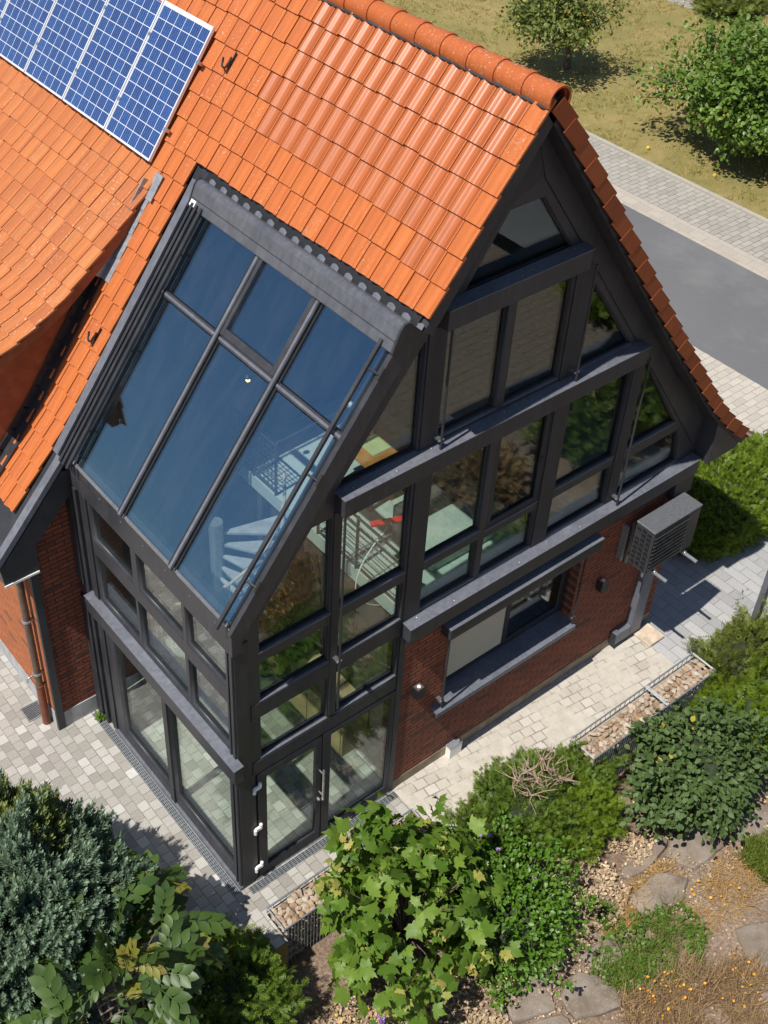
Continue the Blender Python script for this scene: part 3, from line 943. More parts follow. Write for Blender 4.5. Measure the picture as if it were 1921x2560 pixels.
b = MB(); b.obox((-0.145, -0.14, 2.93), (0.145, 0, 0.012), (0, 3.72, 0), (0, 0, 0.011)); b.build('ledge_capping', M['greytrim'], lb)
for (ya, yb) in ((3.36, 3.48), (3.58, 3.66), (3.74, 3.92)):
    for (za, zb) in ((0.0, 2.63), (2.96, 4.86)):
        b = MB(); b.box(-0.05 if ya > 3.5 else -0.025, -0.001, ya, yb, za, zb); b.build('facade_post', M['anth2'], H, bevel=0.003)
for (ya, yb) in ((0.0, 0.05), (0.085, 0.12)):
    b = MB(); b.box(-0.03, -0.001, ya, yb, 0.05, 2.63); b.box(-0.03, -0.001, ya, yb, 2.96, 4.86); b.build('blind_guide_rail', M['anth'], H)
b = MB(); b.box(-0.045, -0.001, -0.02, 3.40, 0.0, 0.07); b.build('side_door_sill', M['greytrim'], H)
b = MB(); b.box(-0.03, -0.001, 1.69, 1.80, 0.07, 2.63); b.build('mullion', M['anth2'], H)

# sloped glazing -----------------------------------------------------------
SG = 1.356
gn = Vector((-SG, 0, 1)).normalized()
gd = Vector((1, 0, SG)).normalized()


def G(x, y, h=0.0):
    return Vector((x, y, 5.383 + SG * (x + 0.058))) + gn * h


def gbar(b, xa, xb, ya, yb, h0, h1, m=0):
    o = G(xa, ya, h0)
    b.obox(o, G(xb, ya, h0) - o, (0, yb - ya, 0), gn * (h1 - h0), m)


b = MB(); gbar(b, -0.03, 2.16, -0.06, 0.0, -0.12, -0.012); gbar(b, -0.03, 2.16, 3.48, 3.62, -0.20, -0.012)
gbar(b, -0.06, 0.02, 0.10, 3.48, -0.16, -0.012); gbar(b, 2.08, 2.22, 0.10, 3.48, -0.16, -0.012)
GR = b.build('glass_roof_frame', M['anth2'], H); GR['label'] = 'frame of the sloped glazing'
for y in (2.27, 1.13):
    b = MB(); gbar(b, -0.05, 2.12, y - 0.03, y + 0.03, -0.16, -0.003); gbar(b, -0.06, 2.12, y - 0.034, y + 0.034, 0.013, 0.05)
    b.build('rafter', M['anth'], GR)
    b = MB(); gbar(b, -0.055, 2.118, y - 0.010, y + 0.028, 0.0505, 0.053); b.build('rafter_cap', M['greytrim'], GR)
    b = MB(); gbar(b, -0.05, 2.12, y - 0.075, y - 0.05, 0.013, 0.028); gbar(b, -0.05, 2.12, y + 0.05, y + 0.075, 0.013, 0.028); b.build('rafter_seal', M['black'], GR)
bays = [(2.315, 3.46), (1.175, 2.225), (-0.06, 1.085)]
for i, (ya, yb) in enumerate(bays):
    lo = (-0.03, 1.40); hi = (1.47, 2.12)
    b = MB(); gbar(b, lo[0], lo[1], ya, yb, -0.004, 0.012); b.build('roof_pane', M['roofglass'], GR)
    if i != 1:
        b = MB(); gbar(b, hi[0], hi[1], ya, yb, -0.004, 0.012); b.build('roof_pane', M['roofglass'], GR)
    b = MB(); gbar(b, 1.41, 1.46, ya, yb, -0.08, 0.022); b.build('transom_bar', M['anth'], GR)
    b = MB(); gbar(b, 1.425, 1.445, ya, yb, 0.0225, 0.030); b.build('transom_cap', M['greytrim'], GR)
b = MB(); gbar(b, 1.465, 2.11, 1.165, 1.235, -0.06, 0.055); gbar(b, 1.465, 2.11, 2.165, 2.225, -0.06, 0.055); gbar(b, 1.465, 1.52, 1.236, 2.164, -0.06, 0.055); gbar(b, 2.06, 2.11, 1.236, 2.164, -0.06, 0.055)
vw = b.build('roof_window', M['anth'], H, bevel=0.004)
b = MB(); gbar(b, 1.52, 2.06, 1.236, 2.164, 0.0, 0.016); b.build('pane', M['roofglass'], vw)
b = MB(); gbar(b, -0.055, -0.032, 0.0, 3.6, -0.02, 0.02); b.build('bottom_bead', M['greytrim'], GR)
b = MB(); b.box(-0.028, 0.06, 0.0, 3.6, 5.301, 5.312); b.build('rain_channel', M['plinth2'], GR)
# verge trims beside the glass
b = MB(); gbar(b, -0.09, 2.30, -0.125, -0.105, -0.20, 0.03); gbar(b, -0.09, 2.30, -0.105, -0.062, 0.014, 0.03); b.build('verge_trim', M['anth'], H)
b = MB(); gbar(b, -0.08, 2.24, 3.74, 3.84, 0.04, 0.075); gbar(b, -0.08, 2.24, 3.84, 3.865, -0.25, 0.075); b.build('verge_trim', M['greytrim'], H)
b = MB(); gbar(b, -0.08, 2.20, 3.50, 3.739, -0.02, 0.02); b.build('side_flashing', M['black'], H)
# blind guide rails on stand-off brackets
for y, br in ((0.045, [0.30, 1.12, 1.9]), (3.42, [0.25, 0.95, 1.75]), (3.52, []), (3.60, [])):
    b = MB(); gbar(b, -0.09, 2.10, y - 0.022, y + 0.022, 0.085, 0.125)
    rl = b.build('blind_rail', M['anth'] if y < 1 else M['anth2'], H)  # left rails darker, shade of their recess put into the colour
    for x in br:
        b = MB(); dy = -0.16 if y < 1 else 0.2
        b.tube([G(x, y, 0.09), G(x, y + dy, 0.03)], 0.014, 8)
        b.tube([G(x - 0.03, y + dy, 0.035), G(x + 0.05, y + dy, 0.035)], 0.016, 8)
        b.build('bracket', M['black'], rl)
# roller blind cassette along the top of the glass
b = MB()
prof = [(2.055, 0.06), (2.055, 0.085), (2.13, 0.115), (2.215, 0.15), (2.25, 0.145), (2.272, 0.11), (2.278, 0.03), (2.2, 0.03)]
poly = []
for x, h in prof:
    q = G(x, 0, h); poly.append((q.x, q.z))
b.prism(poly, 'y', -0.13, 3.69)
cs = b.build('blind_cassette', M['anth'], H, bevel=0.012); cs['label'] = 'long box of the roller blind above the sloped glass'
cs.data.materials[0] = M['cassette']
for ya, yb in ((-0.155, -0.131), (3.691, 3.71)):
    b = MB(); b.prism([(p[0] + 0.0, p[1]) for p in poly], 'y', ya, yb)
    b.build('end_cap', M['anth2'], cs)
b = MB(); gbar(b, 2.128, 2.134, -0.13, 3.69, 0.10, 0.1195); b.build('cassette_seam', M['anth2'], cs)
b = MB(); gbar(b, 2.075, 2.12, 3.56, 3.66, 0.098, 0.115); b.build('sticker', M['white'], cs)
b = MB(); gbar(b, 2.27, 2.36, -0.2, 3.70, -0.03, 0.03); b.build('cassette_gap_shade', M['black'], H)  # black stands for the shaded gap under the last tile course
b = MB(); gbar(b, 2.28, 2.42, -0.25, 3.70, -0.06, -0.035); b.build('foam_strip', M['black'], H)
# crimped apron peeping out under the last tile course
b = MB(); n = 16 * 12
vs = []; fs = []
for i in range(n + 1):
    y = VY + 0.03 + (3.95) * i / n
    w_ = 0.015 * math.sin(2 * math.pi * (y - VY) / TW)
    for x in (2.275, 2.30 + w_ * 0.9):
        q = G(x, y, 0.03 + w_ * 0.8); vs.append(q)
for i in range(n): fs.append((2 * i, 2 * i + 2, 2 * i + 3, 2 * i + 1))
b.raw(vs, fs); b.build('crimped_apron', M['greytrim'], H, smooth=60)

# dormer -----------------------------------------------------------------
DW = 0.2385
dr = tiles('dormer_roof', profD, 4.46, DW, 26, 0.0, 0.317, 12, [M['tile_old']], lambda j, k, y, s: 0, H, 9)
dr['label'] = 'lichen spotted tiles of the low dormer roof'
o = offs(PD, 0.03); i_ = offs(PD, 0.16)
b = MB(); b.prism(o + i_[::-1], 'y', 4.50, 11); b.build('dormer_deck', M['cheek'], H)
pc = offs(PD, 0.15)
b = MB(); b.prism(pc + [(-0.9, 4.2), (-0.6, 4.4), (0.0, 5.2), (2.0, 8.1)], 'y', 4.76, 4.9); b.build('dormer_cheek', M['cheek'], H)
b = MB(); b.box(-0.95, -0.85, 4.76, 11, 4.2, 6.35); b.build('dormer_front', M['cheek'], H)
# stepped lead flashing between cheek and tiles
j = 0
s = 3.02
while s < profL.L - 0.25:
    p, tg, n = profL.at(s); p2, tg2, n2 = profL.at(s + PITCH)
    b = MB()
    o = p + n * 0.05
    yf = 4.40 if s < 4.2 else 4.55
    b.obox((o.x, yf, o.z), tg * (PITCH + 0.02) + n * 0.012, (0, 0.17 if s < 4.2 else 0.20, 0), n * 0.012)
    q = p + n * 0.06
    b.obox((q.x, yf + 0.165, q.z), tg * (PITCH + 0.02) + n * 0.012, (0, 0.018, 0), n * 0.10)
    b.build('lead_flashing', M['lead'] if s < 4.2 else M['anth2'], H, bevel=0.003)  # lower steps darker, the shade under the dormer put into their colour
    s += PITCH
b = MB()
p, tg, n = profL.at(2.88); o = p + n * 0.07
b.obox((o.x, 4.34, o.z), tg * 0.36, (0, 0.16, 0.0), n * 0.014); b.build('lead_flashing', M['lead'], H, bevel=0.003)

# inside: slabs and walls ---------------------------------------------------
b = MB(); b.box(0.12, 8.14, 0.135, 4.28, -0.05, 0.015); b.build('ground_floor', M['patio'], H)
b = MB(); b.box(2.75, 8.13, 0.135, 4.28, 3.46, 3.70); b.build('upper_floor', M['floor'], H)
b = MB(); b.box(4.55, 6.85, 0.14, 4.28, 6.20, 6.36); b.build('attic_floor', M['innerdark'], H)
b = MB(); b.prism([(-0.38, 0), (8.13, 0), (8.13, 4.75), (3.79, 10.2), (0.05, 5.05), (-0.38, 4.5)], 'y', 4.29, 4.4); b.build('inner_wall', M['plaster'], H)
b = MB(); b.box(2.98, 3.08, 0.31, 4.28, 0.016, 3.45); b.build('partition_wall', M['innerdark'], H)
b = MB(); b.box(5.3, 5.4, 0.14, 4.28, 3.71, 6.19); b.build('partition_wall', M['innerdark'], H)
b = MB(); b.box(2.82, 2.94, 3.44, 3.56, 0.016, 3.455); b.build('timber_post', M['innerdark'], H)
b = MB(); b.box(2.2, 7.0, 2.3, 2.46, 8.0, 8.2); b.build('collar_beam', M['innerdark'], H)

# ------------------------------------------------------------------ things on and around the house
# solar panels on the roof
sl = Vector((1.04, 0, 1.47)).normalized()
sn = Vector((-1.47, 0, 1.04)).normalized()
PLAB = ['solar panel nearest the glazed gable, its free edge over bare tiles', 'second solar panel from the gable end of the row', 'third solar panel from the gable end of the row',
        'fourth solar panel from the gable end of the row', 'fifth solar panel, cut off by the left edge of the photo']
for i in range(5):
    o = Vector((2.055, 4.63 + 1.117 * i, 8.475))
    p = thing('solar_panel', o, PLAB[i], 'solar panel', 'blue solar panels in a row on the roof')
    L_, Wd = 1.80, 1.10
    b = MB()
    for (u0, u1, w0, w1) in ((0, L_, 0, .022), (0, L_, Wd - .022, Wd), (0, .022, .022, Wd - .022), (L_ - (.06 if i == 0 else .03), L_, .022, Wd - .022)):
        b.obox(o + sl * u0 + Vector((0, w0, 0)), sl * (u1 - u0), (0, w1 - w0, 0), sn * 0.04)
    b.build('panel_frame', M['alu'], p, bevel=0.002)
    b = MB()
    a = o + sl * .022 + Vector((0, .022, 0)) + sn * .033
    du = sl * (L_ - .07); dw = Vector((0, Wd - .044, 0))
    b.face([a, a + dw, a + dw + du, a + du], uv=[(0.0, 0.0), (6.0, 0.0), (6.0, 10.0), (0.0, 10.0)])
    b.build('cells', M['cells'], p, recalc=False)
    b = MB(); b.obox(a - sn * .02, dw, du, sn * .012); b.build('back_sheet', M['white'], p)
    for u in (0.42, 1.32):
        b = MB(); b.obox(o + sl * u + Vector((0, -.015 if i == 0 else 0, 0)) - sn * .055, sl * .04, (0, Wd + .015, 0), sn * .05); b.build('mounting_rail', M['alu'], p)
        b = MB()
        c0 = o + sl * u + Vector((0, -.05, -.0))
        b.obox(c0 - sn * .02, sl * .045, (0, .05, 0), sn * .012); b.obox(c0 - sn * .02, sl * .045, (0, .012, 0), sn * .05); b.obox(c0 + sn * .03, sl * .045, (0, .06, 0), sn * .012)
        b.build('clamp', M['steel'], p, bevel=0.002)

# snow / ladder hooks
for (s_, y_, lab) in ((1.27, 4.19, 'dark iron roof hook on the tiles beside the solar panels'), (5.05, 4.19, 'dark iron roof hook low on the tile strip left of the sloped glass')):
    p, tg, n = profL.at(s_)
    q = p + n * .05; q.y = y_
    h = thing('roof_hook', q, lab, 'roof hook', 'iron hooks on the roof')
    b = MB()
    pts = []
    for k in range(9):
        a_ = math.pi + math.pi * k / 8
        pts.append(q + Vector((0, .055 * math.cos(a_), 0)) + n * (.06) + tg * (.05 - .055 * math.sin(a_)))
    b.tube([pts[0] - tg * .10] + pts + [pts[-1] - tg * .05 + n * .02], 0.013, 8)
    b.build('hook', M['black'], h, smooth=60)
    b = MB(); b.obox(q - tg * .12 + Vector((0, -.066, 0)) + n * .02, tg * .27, (0, .02, 0), n * .012); b.build('strap', M['black'], h)

# wall lamps
for (x, z, lab) in ((2.965, 2.05, 'small black cube wall lamp between the glass door and the window'), (6.76, 1.83, 'small black wall lamp below the air conditioner')):
    l_ = thing('wall_lamp', (x, 0, z), lab, 'lamp', 'black wall lamps on the brick')
    b = MB(); b.box(x - .07, x + .07, -.145, -.015, z, z + .20)
    hs = b.build('housing', M['black'], l_, bevel=0.006)
    b = MB(); b.box(x - .055, x + .055, -.13, -.03, z + .2005, z + .207); b.build('lens', M['steel'], l_)
    b = MB(); b.lathe((x, -.08, z + .2075), [(.028, 0), (.028, .004)], 12); b.build('bulb_cover', M['white'], l_)
    b = MB(); b.box(x - .05, x + .05, -.0149, 0.0, z + .03, z + .17); b.build('wall_plate', M['black'], l_)

M['aclid'] = m_plain('ac_lid_grey', (0.10, 0.105, 0.115), 0.5, 0.0, 0.2, 24, 0.25, 60)
# air conditioner on its brackets
A = thing('air_conditioner', (7.65, -.33, 2.29), 'dark grey air conditioner outdoor unit hung on brackets at the house corner', 'air conditioner')
ax0, ax1, ay0, ay1, az0, az1 = 7.12, 8.22, -.53, -.17, 2.29, 3.16
b = MB(); b.box(ax0 + .006, ax1 - .006, ay0 + .006, ay1, az0, az1 - .02); b.build('casing', M['acgrey'], A, bevel=0.012)
b = MB(); b.box(ax0, ax1, ay0, ay1 + .004, az1 - .035, az1); b.build('lid', M['aclid'], A, bevel=0.012)
b = MB(); b.box(ax0 + .03, ax0 + .80, ay0 - .004, ay0 + .0055, az0 + .05, az1 - .07); b.build('fan_opening', M['black'], A)
for k in range(9):
    b = MB(); z = az0 + .09 + k * .082; b.box(ax0 + .015, ax0 + .815, ay0 - .026, ay0 - .012, z, z + .010); b.build('grille_slat', M['acgrey'], A, bevel=0.004)
b = MB(); b.tube([(ax0 + .42, ay0 - .011, az0 + .42), (ax0 + .42, ay0 - .004, az0 + .42)], .09, 20); b.build('fan_hub', M['acgrey'], A)
for r_ in (.18, .27):
    b = MB(); b.tube([(ax0 + .42 + r_ * math.cos(a * .2618), ay0 - .008, az0 + .42 + r_ * math.sin(a * .2618)) for a in range(25)], .006, 6); b.build('fan_ring', M['acgrey'], A)
for c_ in range(3):
    for k in range(8):
        if c_ == 2 and k in (6,): continue
        y = ay0 + .05 + c_ * .10; z = az0 + .06 + k * .095 + (.02 if c_ % 2 else 0)
        b = MB(); b.box(ax0 - .004, ax0 + .005, y, y + .07, z, z + .055); sl_ = b.build('side_slot', M['black'], A)
        b = MB(); b.box(ax0 - .010, ax0 - .0041, y, y + .07, z - .008, z + .004); b.build('slot_lip', M['acgrey'], sl_)
for k in range(5):
    b = MB(); z = az0 + .1 + k * .16; b.lathe((ax0 + .03 + .0, ay0 - .002, z), [(.006, 0), (.006, .008)], 6); b.build('screw', M['steel'], A)
b = MB(); b.box(ax1 - .012, ax1 + .006, ay0 + .1, ay0 + .16, az0 + .5, az0 + .56); b.build('service_port', M['black'], A)
for x in (7.32, 8.03):
    b = MB()
    b.box(x - .022, x + .022, -.80, -.03, az0 - .055, az0 - .015); b.box(x - .022, x + .022, -.035, -.002, az0 - .25, az0 + .62)
    br = b.build('wall_bracket', M['galv'], A, bevel=0.003)
    b = MB(); b.lathe((x, -.56, az0 - .014), [(.028, 0), (.028, .012), (.014, .014), (.014, .03)], 10); b.build('bolt', M['steel'], br)
b = MB(); b.box(7.05, 7.09, -.10, -.003, 2.3, 3.0); b.build('mounting_strip', M['galv'], A)
b = MB(); b.tube([(8.0, -.17, 2.42), (8.0, -.08, 2.40), (7.99, -.07, 2.25)], .022, 8); b.tube([(8.06, -.17, 2.5), (8.05, -.08, 2.47), (8.02, -.07, 2.25)], .016, 8); b.build('hose', M['black'], A, smooth=60)

Dc = thing('cable_duct', (7.95, -.06, 0.1), 'grey metal duct running down the brick below the air conditioner', 'duct')
b = MB(); b.box(7.80, 8.07, -.125, -.003, .12, 2.245); b.build('riser', M['greytrim'], Dc, bevel=0.006)
b = MB(); b.box(7.42, 7.797, -.125, -.003, .12, .36); b.build('foot', M['greytrim'], Dc, bevel=0.006)
b = MB(); b.box(7.405, 7.42, -.13, -.003, .11, .37); b.build('end_plate', M['anth2'], Dc)

# small things along the walls
b = MB(); bm_ = rnd_ = random.Random(2)
b.box(7.96, 8.34, -.46, -.07, 0.004, .055)
o = b.build('stone_slab', M['sandstone'], None, bevel=0.012)
tag(o, 'pale sandstone slab lying on the path below the duct', 'slab')
Jb = thing('junction_box', (3.87, -.06, 0), 'small white box with a grey lid standing at the foot of the brick wall', 'box')
b = MB(); b.prism([(3.75, 0.0), (4.0, 0.0), (4.0, .235), (3.75, .235)], 'y', -.115, -.012); b.build('body', M['white'], Jb, bevel=0.006)
b = MB(); b.box(3.745, 4.005, -.118, -.009, .236, .25); b.build('lid', M['galv'], Jb)
Dp = thing('downpipe', (-.80, 4.19, 0), 'brown downpipe with a rusty red foot on the sunlit side wall', 'pipe')
b = MB(); b.tube([(-1.22, 4.19, 3.95), (-1.18, 4.19, 3.72), (-.83, 4.19, 3.35), (-.80, 4.19, 3.2), (-.80, 4.19, .85)], .055, 14); b.build('pipe', M['copper'], Dp, smooth=50)
b = MB(); b.tube([(-.80, 4.19, .90), (-.80, 4.19, .0)], .063, 14); b.build('foot_pipe', M['rust'], Dp, smooth=50)
for z in (.87, 1.15, 2.3):
    b = MB(); b.tube([(-.80, 4.19, z), (-.80, 4.19, z + .035)], .068, 14); b.box(-.74, -.70, 4.18, 4.2, z + .005, z + .03); b.build('collar', M['galv'] if z > 1 else M['rust'], Dp, smooth=50)
Tp = thing('water_tap', (-.74, 4.62, .62), 'small steel water tap on the sunlit side wall', 'tap')
b = MB(); b.tube([(-.70, 4.62, .64), (-.80, 4.62, .64), (-.83, 4.62, .60), (-.83, 4.62, .55)], .017, 8); b.build('spout', M['steel'], Tp, smooth=50)
b = MB(); b.box(-.80, -.78, 4.57, 4.67, .67, .685); b.build('lever', M['steel'], Tp)
Fg = thing('drain_grate', (-.87, 4.5, 0), 'square metal drain grate in the paving beside the downpipe', 'grate')
b = MB()
for (x0, x1, y0, y1) in ((-1.03, -.72, 4.34, 4.36), (-1.03, -.72, 4.64, 4.66), (-1.03, -1.01, 4.361, 4.639), (-.74, -.72, 4.361, 4.639)): b.box(x0, x1, y0, y1, 0.0, .016)
b.build('rim', M['galv'], Fg)
b = MB()
for k in range(9): b.box(-1.009, -.741, 4.375 + k * .03, 4.385 + k * .03, .002, .014)
b.build('bars', M['galv'], Fg)
b = MB(); b.box(-1.009, -.741, 4.361, 4.639, -.001, .0012); b.build('pit', M['black'], Fg)
for (x0, x1, y0, y1, lab, axis) in ((-.17, -.055, -.02, 3.9, 'slotted metal drain channel along the side glass doors', 'y'), (.06, 2.7, -.16, -.045, 'slotted metal drain channel along the double door', 'x')):
    dcn = thing('drain_channel', ((x0 + x1) / 2, (y0 + y1) / 2, 0), lab, 'drain channel', 'drain channels along the glass walls')
    b = MB(); b.box(x0, x1, y0, y1, -.002, .003); b.build('trough', M['black'], dcn)
    b = MB()
    if axis == 'y':
        for k in range(5): b.box(x0 + .004 + k * .025, x0 + .014 + k * .025, y0, y1, .0031, .012)
        for k in range(66): b.box(x0, x1, y0 + k * .06, y0 + k * .06 + .01, .0035, .010)
    else:
        for k in range(5): b.box(x0, x1, y0 + .004 + k * .025, y0 + .014 + k * .025, .0031, .012)
        for k in range(44): b.box(x0 + k * .06, x0 + k * .06 + .01, y0, y1, .0035, .010)
    b.build('grating', M['galv'], dcn)
# white slatted board at the right edge
Wb = thing('slatted_screen', (9.95, -1.0, 0), 'white slatted screen with a grey post at the right edge of the photo', 'screen')
b = MB(); b.box(9.80, 9.90, -1.20, -1.10, -0.1, 1.45); b.build('post', M['greytrim'], Wb, bevel=0.006)
for k in range(10):
    b = MB(); b.obox((9.90, -1.165, .05 + k * .14), (1.5, -.9, 0), (.012, .02, 0), (0, 0, .13)); b.build('slat', M['white'], Wb)
# timber deck added out of view so that the upper panes mirror planks
b = MB()
for k in range(34): b.box(8.2, 17.5, -13.0 + k * .24, -12.77 + k * .24, -.75, -.70)
Dk = b.build('mirrored_deck', M['oldwood']); tag(Dk, 'weathered timber deck added out of view for the upper panes to mirror', 'deck', kind='structure')

M['plywood'] = m_plain('pale_plywood', (0.42, 0.31, 0.17), 0.5, var=0.15, scale=5)
# ------------------------------------------------------------------ inside the glass house
St = thing('spiral_staircase', (1.72, 3.0, 0.015), 'grey spiral staircase behind the sloped glass', 'staircase')
pc_ = (1.72, 3.0)
b = MB(); b.tube([(pc_[0], pc_[1], .016), (pc_[0], pc_[1], 3.75)], .105, 14); b.build('pole', M['galv'], St, smooth=50)
rail = []
for k in range(17):
    a0 = R(-318 + k * 17.5); a1 = a0 + R(24); z = .22 + k * .205
    P0 = lambda a, r: (pc_[0] + r * math.cos(a), pc_[1] + r * math.sin(a))
    b = MB(); pts = [P0(a0, .08), P0(a0, 1.0), P0((a0 + a1) / 2, 1.04), P0(a1, 1.0), P0(a1, .08)]
    b.prism(pts, 'z', z, z + .045); tr = b.build('tread', M['galv'] if False else M['floor'] if False else M['plinth'], St, bevel=0.004)
    am = (a0 + a1) / 2; q = P0(am, .98)
    b = MB(); b.tube([(q[0], q[1], z + .045), (q[0], q[1], z + 1.0)], .011, 6); b.build('baluster', M['steel'], tr)
    rail.append((q[0], q[1], z + 1.0))
b = MB(); b.tube(rail, .024, 8); b.build('handrail', M['sandstone'], St, smooth=60)
for dz in (.35, .65):
    b = MB(); b.tube([(x, y, z - 1.0 + dz) for x, y, z in rail], .008, 6); b.build('guard_cable', M['steel'], St, smooth=60)
Rl = thing('mesh_railing', (2.77, 3.6, 3.7), 'dark wire mesh railing along the upper floor edge', 'railing')
for (ya, yb) in ((3.0, 4.1), (0.3, 2.0)):
    b = MB()
    for z in (3.75, 4.62): b.tube([(2.77, ya, z), (2.77, yb, z)], .02, 8)
    for y in (ya, (ya + yb) / 2, yb): b.tube([(2.77, y, 3.70), (2.77, y, 4.64)], .024, 8)
    b.build('rail_frame', M['anth'], Rl, smooth=50)
    b = MB()
    n = int((yb - ya) / .1)
    if ya > 1:
        for k in range(n): b.tube([(2.77, ya + k * .1, 3.76), (2.77, ya + k * .1, 4.61)], .009, 4)
        for k in range(9): b.tube([(2.77, ya, 3.8 + k * .1), (2.77, yb, 3.8 + k * .1)], .009, 4)
    else:
        for k in range(5): b.tube([(2.77, ya, 3.85 + k * .16), (2.77, yb, 3.85 + k * .16)], .008, 5)
    b.build('mesh_infill', M['anth'] if ya > 1 else M['steel'], Rl)
Tb = thing('dining_table', (4.05, 2.25, 3.7), 'oiled wood dining table behind the triangular pane', 'table')
b = MB(); b.box(3.58, 4.42, 1.86, 2.75, 4.48, 4.53); b.build('table_top', M['wood'], Tb, bevel=0.006)
for x in (3.66, 4.34):
    for y in (1.94, 2.67):
        b = MB(); b.box(x - .035, x + .035, y - .035, y + .035, 3.702, 4.479); b.build('leg', M['anth'], Tb)
b = MB(); b.box(3.80, 4.14, 2.10, 2.5, 4.532, 4.537); o = b.build('place_mat', M['green_paper']); tag(o, 'pale green mat lying on the wood table', 'mat')
Sf = thing('sofa', (4.2, 1.2, 3.7), 'pale grey green corner sofa on the upper floor', 'sofa')
b = MB(); b.box(3.5, 4.7, .45, 1.1, 3.71, 4.05); b.build('seat', M['floor'], Sf, bevel=0.04)
b = MB(); b.box(3.5, 4.7, 1.11, 1.32, 3.71, 4.35); b.build('backrest', M['plaster'], Sf, bevel=0.04)
Hl = thing('pendant_lamp', (3.05, .95, 4.6), 'red hanging lamp with a white cable behind the gable panes', 'lamp')
b = MB(); b.obox((2.78, .90, 4.62), (.42, -.19, .02), (.04, .08, 0), (0, 0, .05)); b.build('shade', M['red'], Hl, bevel=0.01)
b = MB(); b.tube([(2.8 + .25 * math.cos(a * .4) * (1 + a * .03), .9 - .1 * a * .1, 4.5 - .09 * a + .18 * math.sin(a * .4)) for a in range(16)], .009, 6); b.build('cable', M['white'], Hl, smooth=60)
for (x, y, z) in ((4.6, 1.5, 7.7), (5.0, 1.0, 7.4), (3.9, 1.3, 7.2), (3.6, 2.0, 6.4), (2.6, 3.4, 5.6)):
    q = thing('ceiling_spot', (x, y, z), 'small warm glowing lamp bulb inside the house', 'lamp', 'small glowing bulbs inside')
    b = MB(); b.lathe((x, y, z), [(.012, -.03), (.03, -.01), (.03, .015), (.012, .03)], 10); b.build('bulb', M['lamp'], q, smooth=60)
    b = MB(); b.lathe((x, y, z), [(.045, .031), (.045, .06), (.01, .09)], 10); b.build('socket', M['black'], q, smooth=40)
Cb = thing('wooden_cabinet', (2.7, 1.5, 0), 'light wood cabinet standing on the ground floor behind the doors', 'cabinet')
b = MB(); b.box(2.45, 2.95, .9, 2.2, .016, .95); b.build('carcass', M['plywood'], Cb, bevel=0.008)
for k in range(3):
    b = MB(); b.box(2.432, 2.449, .93 + k * .42, 1.33 + k * .42, .06, .9); b.build('door', M['plywood'], Cb, bevel=0.004)

# ------------------------------------------------------------------ vegetation
RNG = np.random.default_rng(11)


def unit(v):
    return v / np.maximum(np.linalg.norm(v, axis=-1, keepdims=True), 1e-9)


# leaf templates: y along the leaf (0..1), x across, z up
def tpl_ovate(w=0.34, droop=0.12, fold=0.07):
    v = [(0, 0, 0), (w * .8, .28, fold), (w, .52, fold * .7), (w * .6, .8, -droop * .4), (0, 1, -droop), (-w * .6, .8, -droop * .4), (-w, .52, fold * .7), (-w * .8, .28, fold), (0, .5, -.01)]
    return np.array(v), [(0, 1, 2, 8), (8, 2, 3, 4), (0, 8, 6, 7), (8, 4, 5, 6)]


def tpl_plane():
    h = [(0, 0.05, 0), (.16, -.06, .0), (.30, .02, .0), (.56, .02, -.05), (.43, .22, .02), (.55, .30, .0), (.74, .60, -.10), (.50, .58, .0), (.42, .70, -.02), (.27, .66, .03), (.24, .84, -.02), (.13, .90, -.04), (0, 1.16, -.16)]
    m_ = [(0, .35, -.02), (0, .7, -.05)]
    v = h + m_ + [(-x, y, z) for x, y, z in h[1:-1]]
    o = len(h) + 2
    L = [o + i for i in range(len(h) - 2)]
    c, e = len(h), len(h) + 1
    f = [(0, 1, 2, c), (c, 2, 3, 4), (c, 4, 5, 6, 7), (c, 7, 8, 9), (c, 9, e), (e, 9, 10, 11), (e, 11, 12),
         (0, c, L[1], L[0]), (c, L[3], L[2], L[1]), (c, L[6], L[5], L[4], L[3]), (c, L[8], L[7], L[6]), (c, e, L[8]), (e, L[10], L[9], L[8]), (e, 12, L[10])]
    v = [(x, y, z * 1.3 - .22 * x * x + .10 * abs(x) - .12 * (y - .3) ** 2) for x, y, z in v]
    return np.array(v), f


def tpl_pinnate(n=4, w=.17):
    vs = []; fs = []
    lv, lf = tpl_ovate(.30, .15, .06)
    def add(base, ang, sc):
        o = len(vs)
        ca, sa = math.cos(ang), math.sin(ang)
        for x, y, z in lv:
            X, Y = x * sc, y * sc
            vs.append((base[0] + X * ca + Y * sa, base[1] - X * sa + Y * ca, base[2] + z * sc - .10 * abs(Y * sa)))
        for f in lf: fs.append(tuple(o + i for i in f))
    for i in range(n):
        y = .18 + .62 * i / (n - 1)
        s = .34 + .14 * (i / (n - 1))
        z = -.22 * y * y
        add((0.01, y, z), R(62 - 9 * i), s); add((-0.01, y, z), -R(62 - 9 * i), s)
    add((0, .84, -.2), 0, .52)
    o = len(vs)
    for i in range(5):
        y = .86 * i / 4
        vs += [(.010, y, -.22 * y * y), (-.010, y, -.22 * y * y)]
    for i in range(4): fs.append((o + 2 * i, o + 2 * i + 2, o + 2 * i + 3, o + 2 * i + 1))
    return np.array(vs), fs


